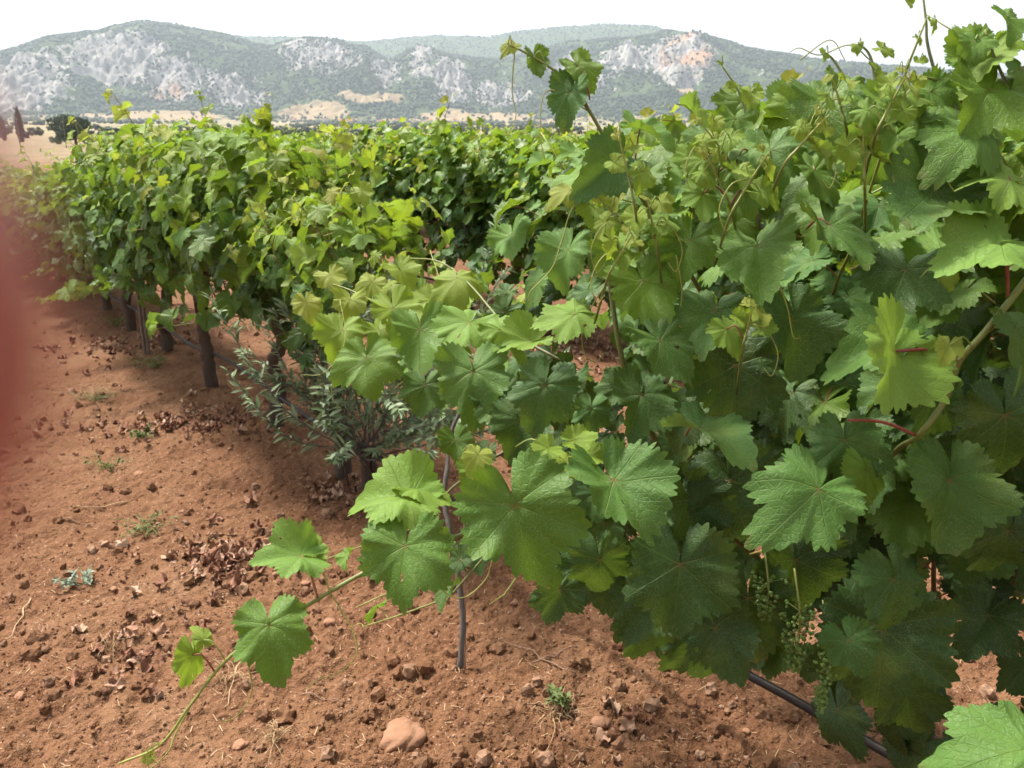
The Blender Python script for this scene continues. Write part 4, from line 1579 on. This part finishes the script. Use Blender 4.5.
    # stones
    def stone(px, py, wpx, label, seed, flat=.5, mat='rock'):
        c = on_ground(px, py)
        d = c[1] * cP + CAMZ * sP
        w_ = wpx / F * d / 2
        V, Fc = ico(4)
        rr_ = np.random.default_rng(seed)
        nz = fbm(V[:, 0] * 1.6 + seed, V[:, 1] * 1.6 + V[:, 2], 4, seed)
        V = V * (1 + .38 * nz[:, None])
        V = np.sign(V) * np.abs(V) ** .82
        V = V * np.array([w_, w_ * .8, w_ * flat])
        s = Soup()
        s.add((V, [Fc], np.zeros((len(V), 2)) + .5), rot_z(rr_.uniform(0, 3))[None], np.zeros((1, 3)))
        o = s.obj('stone', [M[mat]])
        o.location = (c[0], c[1], float(fine_z(np.array([c[0]]), np.array([c[1]]))[0]) + w_ * flat * .15)
        tag(o, label, 'stone', 'stones in the soil')
    stone(404, 738, 52, 'largest tan stone, half buried at the bottom middle', 1, .5)
    stone(240, 740, 16, 'small tan stone beside the pale dry grass tuft', 2)
    stone(330, 632, 12, 'small orange-brown stone left of the thin grey stem', 3)
    stone(306, 652 - 60, 9, 'small pale stone between hanging leaves and the drift of dead leaves', 4)
    stone(114, 590, 8, 'small pale stone right of the grey thistle', 5)
    stone(138, 472, 13, 'pale rounded stone above the upright weed', 6)
    stone(20, 697, 12, 'small brown stone at the lower left corner', 7)
    stone(515, 615, 9, 'small stone right of the thin grey stem', 8)
    stone(745, 745, 8, 'small stone below the dark leaves', 9)
    stone(600, 740, 18, 'reddish clod-like stone at the bottom middle', 10)
    stone(990, 640, 14, 'tan stone on the soil at the right edge', 11)


def rot_z(a):
    c, s = math.cos(a), math.sin(a)
    return np.array([[c, -s, 0], [s, c, 0], [0, 0, 1.]])


def fine_z(x, y):
    x, y = np.asarray(x, float), np.asarray(y, float)
    cl = 1 - np.abs(fbm(x * 9, y * 9, 4, 31))
    return ground_z(x, y) + np.exp(-np.hypot(x, y) / 9) * (0.034 * fbm(x * 4, y * 4, 3, 9) + 0.046 * (cl - 0.75) + 0.017 * fbm(x * 38, y * 38, 4, 77, 0.65))


# ------------------------------------------------------------------ the foreground leaves one can tell apart
def heroes(V):
    big, right, young = V[-2], V[-3], V[-1]
    hl = hero_leaf
    # the shoot that reaches out over the soil
    A = cane_px(young, [(560, 505, 1.22), (500, 522, 1.18), (445, 541, 1.15), (370, 570, 1.12), (300, 610, 1.10), (232, 655, 1.08), (192, 703, 1.07), (160, 745, 1.06), (118, 764, 1.05)], 0.0042, 0.0014, 0.55, 0.98)
    A['label'] = 'long green shoot reaching out over the bare soil'
    hl(A, 405, 546, 1.08, 100, -4, 0.45, -0.1, 0.42, .7, node=(440, 542, 1.15))
    hl(A, 408, 497, 1.14, 96, -96, 1.0, 0.25, 0.62, .8, node=(445, 541, 1.15))
    hl(A, 418, 488, 1.16, 60, 60, 1.05, 0.2, 0.66, .7, node=(445, 541, 1.15))
    hl(A, 269, 625, 1.04, 84, 10, 0.6, 0.1, 0.45, .5, node=(300, 610, 1.10))
    hl(A, 301, 556, 1.12, 74, -62, 0.9, 0.75, 0.55, .9, node=(318, 598, 1.10))
    hl(A, 312, 556, 1.14, 34, 172, 0.4, 0.2, 0.70, .7, node=(330, 592, 1.10))
    hl(A, 192, 655, 1.07, 50, -30, 0.3, 1.15, 0.72, .7, node=(215, 672, 1.075))
    hl(A, 203, 640, 1.07, 26, 190, 0.3, 1.0, 0.80, .7, node=(225, 660, 1.075))
    hl(A, 150, 757, 1.06, 16, -60, 0.5, 0.2, 0.95, .7, node=(160, 745, 1.06))
    tendril_px(young, [(192, 703, 1.07), (175, 735, 1.06), (168, 752, 1.05), (150, 768, 1.05), (148, 750, 1.05), (160, 742, 1.05)])
    tendril_px(young, [(330, 592, 1.11), (352, 630, 1.10), (356, 655, 1.09), (340, 672, 1.09), (318, 680, 1.08), (305, 690, 1.08)])
    tendril_px(young, [(445, 541, 1.15), (440, 585, 1.16), (462, 598, 1.18), (485, 580, 1.2), (492, 560, 1.2)])
    tendril_px(young, [(245, 650, 1.08), (252, 690, 1.08), (238, 715, 1.07), (222, 722, 1.07)])
    # leaves of the big dark vine
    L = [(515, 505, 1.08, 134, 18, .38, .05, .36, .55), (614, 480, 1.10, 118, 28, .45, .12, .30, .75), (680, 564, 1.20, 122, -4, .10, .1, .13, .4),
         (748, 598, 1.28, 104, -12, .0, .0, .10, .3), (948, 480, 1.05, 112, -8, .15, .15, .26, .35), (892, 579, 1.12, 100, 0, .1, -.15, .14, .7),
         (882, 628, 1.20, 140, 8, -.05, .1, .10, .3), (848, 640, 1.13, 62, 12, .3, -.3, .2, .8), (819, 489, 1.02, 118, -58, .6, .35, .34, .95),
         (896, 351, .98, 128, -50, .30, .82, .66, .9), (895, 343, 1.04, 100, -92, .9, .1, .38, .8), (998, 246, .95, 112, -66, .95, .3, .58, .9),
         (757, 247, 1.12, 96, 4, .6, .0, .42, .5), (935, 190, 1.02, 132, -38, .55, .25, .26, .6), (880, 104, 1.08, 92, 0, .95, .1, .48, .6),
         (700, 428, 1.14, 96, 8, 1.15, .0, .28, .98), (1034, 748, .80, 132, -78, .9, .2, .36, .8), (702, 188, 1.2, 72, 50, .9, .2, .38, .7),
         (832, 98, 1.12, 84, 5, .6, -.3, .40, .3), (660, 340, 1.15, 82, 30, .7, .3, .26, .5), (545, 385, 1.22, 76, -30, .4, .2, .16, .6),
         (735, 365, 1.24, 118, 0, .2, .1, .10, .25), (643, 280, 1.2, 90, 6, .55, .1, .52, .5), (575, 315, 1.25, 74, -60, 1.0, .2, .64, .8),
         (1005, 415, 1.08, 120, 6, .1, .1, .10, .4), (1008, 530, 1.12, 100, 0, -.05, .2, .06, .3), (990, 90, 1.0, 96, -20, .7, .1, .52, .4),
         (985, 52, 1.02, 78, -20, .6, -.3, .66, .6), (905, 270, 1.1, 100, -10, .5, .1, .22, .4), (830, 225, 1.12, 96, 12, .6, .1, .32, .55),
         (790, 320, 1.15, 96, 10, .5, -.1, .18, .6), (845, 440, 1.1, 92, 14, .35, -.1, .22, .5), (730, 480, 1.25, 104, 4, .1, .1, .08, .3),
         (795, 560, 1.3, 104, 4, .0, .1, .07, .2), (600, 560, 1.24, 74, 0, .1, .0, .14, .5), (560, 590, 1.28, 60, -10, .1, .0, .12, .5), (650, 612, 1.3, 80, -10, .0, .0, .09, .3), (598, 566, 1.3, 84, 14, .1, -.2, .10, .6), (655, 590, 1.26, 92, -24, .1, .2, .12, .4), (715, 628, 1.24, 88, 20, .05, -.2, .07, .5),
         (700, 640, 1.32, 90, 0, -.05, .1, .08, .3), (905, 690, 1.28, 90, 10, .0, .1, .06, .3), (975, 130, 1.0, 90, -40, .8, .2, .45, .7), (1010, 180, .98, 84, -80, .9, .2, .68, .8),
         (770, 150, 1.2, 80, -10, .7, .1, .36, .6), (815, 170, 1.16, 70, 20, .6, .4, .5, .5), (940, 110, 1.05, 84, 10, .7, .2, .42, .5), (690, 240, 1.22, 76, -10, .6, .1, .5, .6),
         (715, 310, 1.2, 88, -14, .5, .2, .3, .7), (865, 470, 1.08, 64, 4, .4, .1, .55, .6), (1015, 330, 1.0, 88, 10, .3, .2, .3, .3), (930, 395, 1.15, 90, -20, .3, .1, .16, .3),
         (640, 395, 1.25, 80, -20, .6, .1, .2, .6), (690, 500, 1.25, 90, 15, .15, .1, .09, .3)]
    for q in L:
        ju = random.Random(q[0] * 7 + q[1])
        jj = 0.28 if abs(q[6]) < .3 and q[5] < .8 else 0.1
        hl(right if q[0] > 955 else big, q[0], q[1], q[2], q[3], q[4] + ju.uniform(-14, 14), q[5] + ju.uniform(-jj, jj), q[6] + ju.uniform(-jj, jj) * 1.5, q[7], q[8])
    # small bright leaves in the middle
    for q in [(565, 462, 1.12, 30, 30, .8), (548, 448, 1.1, 36, -40, .7), (590, 455, 1.13, 34, 60, .75), (478, 455, 1.15, 34, -20, .9), (575, 440, 1.15, 40, 100, .72), (475, 470, 1.2, 44, 10, .6),
              (950, 345, .98, 34, -20, .92), (940, 278, 1.0, 30, 10, .85)]:
        hl(big, q[0], q[1], q[2], q[3], q[4], .7, .1, q[5], .6, lod=1)
    # canes of the big vine
    Wc = cane_px(right, [(1060, 235, .98), (1030, 275, .98), (985, 332, 1.0), (959, 362, 1.02), (945, 400, 1.04), (918, 436, 1.06), (895, 452, 1.2), (860, 500, 1.45)], .0042, .0036, .74, .62)
    Wc['label'] = 'thick olive-green cane bending across the right vine'
    for (a, b) in (((959, 362, 1.02), (896, 351, .98)), ((918, 436, 1.06), (847, 420, 1.06)), ((1040, 258, .96), (998, 247, .95)), ((1004, 250, .97), (1008, 300, .99))):
        P = spline([at(*a), (at(*a) + at(*b)) / 2 + [0, 0, .008], at(*b)], 5)
        Vt, Q = tube(P, np.linspace(.0026, .0019, len(P)), 7)
        s = Soup(); s.raw(Vt, Q, 0, .5, 0.0)
        o = s.obj('petiole', [M['petiole']], None)
        keep_world(o, Wc)
    Vc = cane_px(big, [(606, 215, 1.32), (608, 250, 1.3), (612, 300, 1.3), (625, 370, 1.3), (650, 430, 1.35), (690, 500, 1.5), (760, 560, 1.7)], .0032, .0055, .6, .4)
    Vc['label'] = 'upright dark green cane with tendrils in the gap beside the big vine'
    # rising shoot with bluish leaves against the mountain
    Uc = cane_px(big, [(760, 390, 1.55), (700, 290, 1.36), (655, 218, 1.27), (618, 163, 1.22), (590, 112, 1.2), (563, 78, 1.2), (535, 58, 1.2), (508, 44, 1.2)], .0042, .0013, .45, .85)
    Uc['label'] = 'long shoot rising against the mountain'
    for q in [(616, 162, 1.2, 74, -50, .35, .3, .22, .95, (618, 163, 1.22)), (577, 67, 1.2, 48, 30, .5, .2, .55, .4, (590, 100, 1.2)), (571, 92, 1.19, 56, -15, .2, -.5, .24, 1, (590, 112, 1.2)),
              (534, 57, 1.2, 34, 5, .3, .5, .40, .4, (545, 63, 1.2)), (512, 45, 1.2, 22, -40, .5, 0, .92, .5, (508, 44, 1.2)), (640, 128, 1.22, 60, 60, .9, .3, .5, .8, (633, 180, 1.24)),
              (570, 190, 1.24, 36, -50, .7, .2, .9, .5, (630, 185, 1.24)), (592, 205, 1.25, 44, -10, .5, .5, .7, .5, (650, 210, 1.26)), (568, 250, 1.3, 66, -20, .3, -.7, .4, .9, (608, 250, 1.3)),
              (655, 215, 1.26, 60, -30, .6, 0, .45, .6, (655, 218, 1.27))]:
        hl(Uc, *q[:9], node=q[9], lod=0 if q[3] > 30 else 1)
    for pts in ([(608, 190, 1.25), (575, 205, 1.25), (562, 240, 1.25), (552, 268, 1.25), (530, 292, 1.25), (531, 302, 1.25), (545, 296, 1.25)],
                [(608, 280, 1.3), (585, 320, 1.28), (583, 350, 1.27), (595, 362, 1.27), (605, 352, 1.27)],
                [(676, 255, 1.2), (682, 290, 1.2), (678, 320, 1.2), (674, 332, 1.2), (682, 334, 1.2)],
                [(960, 130, 1.0), (975, 150, 1.0), (962, 170, 1.0), (952, 160, .99), (948, 180, .99), (955, 192, .99)],
                [(780, 285, 1.1), (788, 310, 1.1), (793, 336, 1.1), (800, 338, 1.1)],
                [(870, 60, 1.15), (850, 45, 1.15), (820, 55, 1.15), (800, 48, 1.15), (790, 52, 1.15)],
                [(515, 50, 1.2), (512, 90, 1.2), (516, 115, 1.2), (510, 130, 1.2)],
                [(590, 112, 1.2), (548, 90, 1.2), (540, 130, 1.2), (545, 160, 1.2)],
                [(340, 300, 1.9), (345, 340, 1.85), (325, 372, 1.8), (300, 375, 1.8)], [(335, 365, 1.8), (332, 395, 1.8), (342, 410, 1.8)],
                [(430, 250, 2.2), (440, 285, 2.1), (430, 300, 2.1)], [(800, 60, 1.2), (830, 40, 1.2), (845, 60, 1.2)]):
        tendril_px(big, pts)
    # shoots against the sky at the right
    for pts, lv in (([(960, 150, 1.1), (930, 55, 1.12), (926, 20, 1.12), (921, -20, 1.12)], [(920, 60, 16), (932, 22, 16), (917, 38, 12), (905, 0, 18)]),
                    ([(870, 150, 1.15), (855, 100, 1.15), (835, 62, 1.16), (820, 50, 1.16)], [(838, 78, 40), (825, 52, 16), (860, 100, 46)]),
                    ([(880, 130, 1.1), (872, 62, 1.12), (858, 42, 1.12)], [(882, 48, 26), (858, 45, 14), (874, 70, 24)]),
                    ([(1030, 130, .98), (1000, 70, 1.0), (985, 30, 1.0)], [(1005, 20, 46), (1018, 70, 60), (975, 40, 40)]),
                    ([(960, 120, 1.05), (945, 85, 1.06), (915, 75, 1.06)], [(930, 92, 54), (905, 95, 40), (968, 60, 50)]),
                    ([(760, 230, 1.3), (745, 110, 1.32), (720, 62, 1.33)], [(752, 92, 28), (728, 88, 16), (735, 120, 40), (720, 62, 9)])):
        c = cane_px(right if pts[0][0] > 920 else big, pts, .0026, .0012, .25, .85)
        for (px, py, w) in lv:
            dd = pts[1][2]
            hl(c, px, py, dd, w, random.Random(px).uniform(-50, 50), .5, random.Random(py).uniform(-.6, .6), .5 + .3 * (w < 30), .6, node=(px + 3, py + w * .3, dd + .01), lod=0 if w > 30 else 1)
    # pale young shoot tips standing out of the upper canopy
    rt = random.Random(40)
    for i in range(15):
        px, py = rt.uniform(590, 1010), 0
        top = np.interp(px, [590, 700, 800, 880, 1010], [215, 165, 135, 100, 50])
        py = top + abs(rt.gauss(0, 1)) * 95 + 10
        d = rt.uniform(.98, 1.14) if px > 720 else rt.uniform(1.1, 1.25)
        ang = rt.uniform(-1.0, 0.7)
        L_ = rt.uniform(38, 80)
        pts = [(px + math.sin(ang) * L_ * t * (1 + .2 * t), py - math.cos(ang) * L_ * t, d - .02 * t) for t in (0, .35, .7, 1)]
        pts.insert(0, (px - math.sin(ang) * 30, py + 45, d + .10))
        c = cane_px(right if px > 955 else big, pts, .0022, .0009, .6, 1.0, 4, 6)
        for j in range(rt.choice([4, 5, 6])):
            t = 1 - j * .2
            w = (12 + 34 * (1 - max(t, 0)) ** .8) * rt.uniform(.85, 1.25)
            a_ = ang + (1.1 if j % 2 else -1.1)
            qx, qy = px + math.sin(ang) * L_ * t + math.sin(a_) * w * .5, py - math.cos(ang) * L_ * t - math.cos(a_) * w * .4
            hl(c, qx, qy, d - .02 * t + .004, w, rt.uniform(-70, 70), rt.uniform(.2, 1.0), rt.uniform(-.8, .8), min(1, .97 - .09 * j + rt.uniform(-.05, .05)), .6,
               node=(px + math.sin(ang) * L_ * t, py - math.cos(ang) * L_ * t, d - .02 * t), lod=1)
        if rt.random() < .6:
            tx, ty = px + math.sin(ang) * L_ * .6, py - math.cos(ang) * L_ * .6
            sg = rt.choice([-1, 1])
            tendril_px(big, [(tx, ty, d), (tx + sg * 18, ty + 6, d - .01), (tx + sg * 30, ty + 30, d - .01), (tx + sg * 24, ty + 52, d - .01), (tx + sg * 16, ty + 44, d - .01)], .0009)
    # the low vine in the gap
    K = [(473, 372, 1.5, 84, 4, .45, .0, .36, .6), (420, 330, 1.7, 74, 0, .5, .1, .46, .6), (366, 357, 1.75, 70, 8, .5, -.1, .52, .5), (393, 308, 1.85, 62, 10, .7, .1, .76, .5),
         (457, 278, 1.9, 56, 0, .8, .1, .8, .5), (470, 322, 1.65, 78, -20, .9, .1, .6, .8), (342, 330, 1.9, 54, -10, .5, .1, .72, .6), (306, 302, 2.0, 34, 10, .5, .3, .92, .5),
         (350, 300, 2.0, 40, 0, .6, 0, .84, .5), (330, 275, 2.1, 36, 20, .6, 0, .88, .5), (372, 282, 2.05, 34, -20, .6, 0, .86, .5), (400, 270, 2.05, 40, 30, .6, .2, .78, .5),
         (500, 330, 1.6, 60, 40, .8, .2, .62, .7), (432, 300, 1.9, 44, -50, .7, .2, .8, .7), (500, 400, 1.5, 70, 10, .3, .2, .2, .5), (530, 340, 1.5, 62, -60, .8, .1, .64, .7),
         (425, 385, 1.75, 54, -10, .4, .1, .3, .6), (380, 330, 1.9, 40, 20, .6, .1, .7, .4), (520, 420, 1.4, 70, -8, .3, .1, .16, .5), (455, 440, 1.6, 40, 10, .4, .1, .4, .5)]
    c1 = cane_px(young, [(560, 420, 1.5), (500, 380, 1.62), (455, 345, 1.72), (400, 315, 1.9), (350, 290, 2.05), (325, 282, 2.1)], .0034, .0012, .5, .95)
    c2 = cane_px(young, [(560, 360, 1.5), (510, 330, 1.62), (470, 285, 1.88), (440, 262, 1.95), (410, 258, 2.05)], .003, .0012, .4, .9)
    for q in K:
        hl(c1 if q[1] > 285 and q[0] < 480 else c2, *q, lod=0 if q[3] > 50 else 1)
    # grapes
    for i, (px, py, d, L_, W_, nb) in enumerate([(800, 612, 1.22, .10, .036, 150), (829, 645, 1.20, .115, .022, 110), (722, 558, 1.24, .07, .02, 70), (768, 580, 1.24, .07, .03, 80)]):
        grape_bunch(big, px, py, d, L_, W_, nb, i)
    grape_bunch(V[2], 216, 268, 4.6, .17, .05, 130, 9)
    # the old trunk of the big vine at the lower right corner
    P = spline([at(985, 820, 1.95), at(945, 780, 1.9), at(912, 735, 1.85), at(905, 700, 1.8), at(880, 620, 1.78), at(850, 540, 1.78)], 6)
    s = Soup()
    Vt, Q = tube(P, np.linspace(.05, .03, len(P)), 16, .16)
    s.raw(Vt, Q)
    o = s.obj('trunk', [M['bark']], None)
    keep_world(o, big)
    # tall yellow-tipped shoots over the left vines
    for vi, pts, lv in ((3, [(225, 210, 5.9), (214, 150, 5.8), (205, 115, 5.8), (199, 92, 5.8)], [(208, 108, 16), (204, 125, 12), (212, 140, 18), (198, 92, 8), (222, 150, 24), (203, 98, 7)]),
                        (2, [(150, 190, 6.6), (140, 150, 6.5), (125, 135, 6.5)], [(140, 150, 18), (136, 145, 14), (152, 165, 24)]),
                        (2, [(232, 180, 5.2), (240, 140, 5.1), (244, 118, 5.1)], [(243, 118, 13), (238, 135, 24), (244, 150, 22)]),
                        (1, [(350, 250, 4.0), (335, 210, 3.9), (330, 180, 3.9)], [(330, 200, 22), (340, 215, 26), (330, 182, 12)])):
        c = cane_px(V[vi], pts, .004, .002, .2, .5)
        for (px, py, w) in lv:
            hl(c, px, py, pts[1][2], w, random.Random(px + 1).uniform(-60, 60), .6, random.Random(py).uniform(-.6, .6), .82, .7, lod=1, node=(px + 2, py + 3, pts[1][2]))


# ------------------------------------------------------------------ haze and the photographer's finger
def haze():
    x0, x1, y0, y1, z0, z1 = -5600, 5600, -700, 5600, -8, 640
    V = np.array([[x, y, z] for x in (x0, x1) for y in (y0, y1) for z in (z0, z1)], float)
    Q = np.array([[0, 1, 3, 2], [4, 6, 7, 5], [0, 4, 5, 1], [2, 3, 7, 6], [1, 5, 7, 3], [0, 2, 6, 4]])
    k = NT('summer_haze')
    pv = k.n('VolumePrincipled', {'Color': (0.78, 0.89, 1.0), 'Density': 0.00012, 'Anisotropy': 0.2})
    k.set(k.out.inputs['Volume'], pv)
    tag(link('haze', mesh_np('haze', V, [Q], False, mats=[k.m])), 'pale blue summer haze in the air before the mountains', 'haze', kind='stuff')


def hand():
    k = NT('skin')
    nz = k.noise(500, 4)
    c = k.mix(k.math('MULTIPLY', nz, 0.4), (0.36, 0.105, 0.085), (0.25, 0.062, 0.050))
    p = k.n('BsdfPrincipled', {'Base Color': c, 'Roughness': 0.5, 'Subsurface Weight': 0.3, 'Subsurface Scale': 0.004, 'Subsurface Radius': (1.0, 0.3, 0.15)})
    M['skin'] = k.finish(p)
    ck = NT('fingernail')
    M['nail'] = ck.finish(principled(ck, (0.60, 0.32, 0.26), 0.3, 0.5))
    right, up, fwd = np.array([1, 0, 0.]), np.array([0, sP, cP]), np.array([0, cP, -sP])
    o0 = np.array([0, 0, CAMZ])

    def cs(x, y, z):   # camera-held frame: right, up, forward in metres
        return o0 + right * x + up * y + fwd * z
    me = bpy.data.meshes.new('hand')
    pts, rad, edges = [], [], []

    def chain(lst, start=None):
        prev = start
        for (p, r_) in lst:
            pts.append(cs(*p)); rad.append(r_)
            i = len(pts) - 1
            if prev is not None:
                edges.append((prev, i))
            prev = i
        return prev
    palm = chain([((-.085, -.020, -.045), .020)])
    wrist = chain([((-.088, -.060, -.062), .022), ((-.092, -.10, -.078), .023), ((-.10, -.17, -.105), .027), ((-.11, -.26, -.14), .034), ((-.12, -.36, -.18), .040)], palm)
    # index finger laid across, its tip over the lens edge
    chain([((-.080, .004, -.032), .0125), ((-.070, .008, -.008), .0098), ((-.046, .001, .012), .0098), ((-.030, .0010, .0175), .0100), ((-.0172, .0013, .0160), .0090), ((-.0097, .0012, .0150), .0062)], palm)
    chain([((-.088, -.012, -.028), .0125), ((-.078, -.010, -.006), .0098), ((-.058, -.014, .008), .0088), ((-.042, -.017, .004), .0080)], palm)
    chain([((-.090, -.030, -.030), .0120), ((-.080, -.030, -.010), .0092), ((-.062, -.033, .002), .0084), ((-.048, -.035, -.002), .0076)], palm)
    chain([((-.090, -.046, -.036), .0110), ((-.080, -.048, -.020), .0080), ((-.066, -.050, -.011), .0072), ((-.056, -.051, -.013), .0064)], palm)
    chain([((-.066, -.036, -.062), .0125), ((-.046, -.022, -.064), .0105), ((-.030, -.008, -.060), .0090), ((-.020, .002, -.057), .0078)], palm)
    o = bpy.data.objects.new('hand', me)
    base = cs(-.12, -.36, -.18)
    me.from_pydata([tuple(p - base) for p in pts], edges, [])
    COL.objects.link(o)
    o.location = tuple(base)
    sk = o.modifiers.new('skin', 'SKIN')
    for i, r_ in enumerate(rad):
        me.skin_vertices[0].data[i].radius = (r_, r_)
        me.skin_vertices[0].data[i].use_root = i == 0
    sk.use_smooth_shade = True
    sb = o.modifiers.new('smooth', 'SUBSURF')
    sb.levels = sb.render_levels = 2
    me.materials.append(M['skin'])
    tag(o, "photographer's blurred fingertip intruding at the left edge in front of the path", 'hand')
    V, Fc = ico(3)
    V = V * np.array([.0052, .0062, .0016])
    ax = nrm(right * 1.0 + up * -.15 - fwd * .12)
    nv = nrm(fwd * 0.9 + up * 0.35)
    s = Soup()
    s.add((V, [Fc], np.zeros((len(V), 2)) + .5), frames(nv[None], ax[None]), (cs(-.0235, .0025, .0165) + nv * .0082)[None])
    n_ = s.obj('fingernail', [M['nail']], None)
    keep_world(n_, o)


ground()
mountains()
haze()
forest()
houses()
far_trees()
VN = near_row()
far_rows(VN)
stakes()
young_stem(VN[-1])
olive_sapling()
scatter_ground()
heroes(VN)
hand()
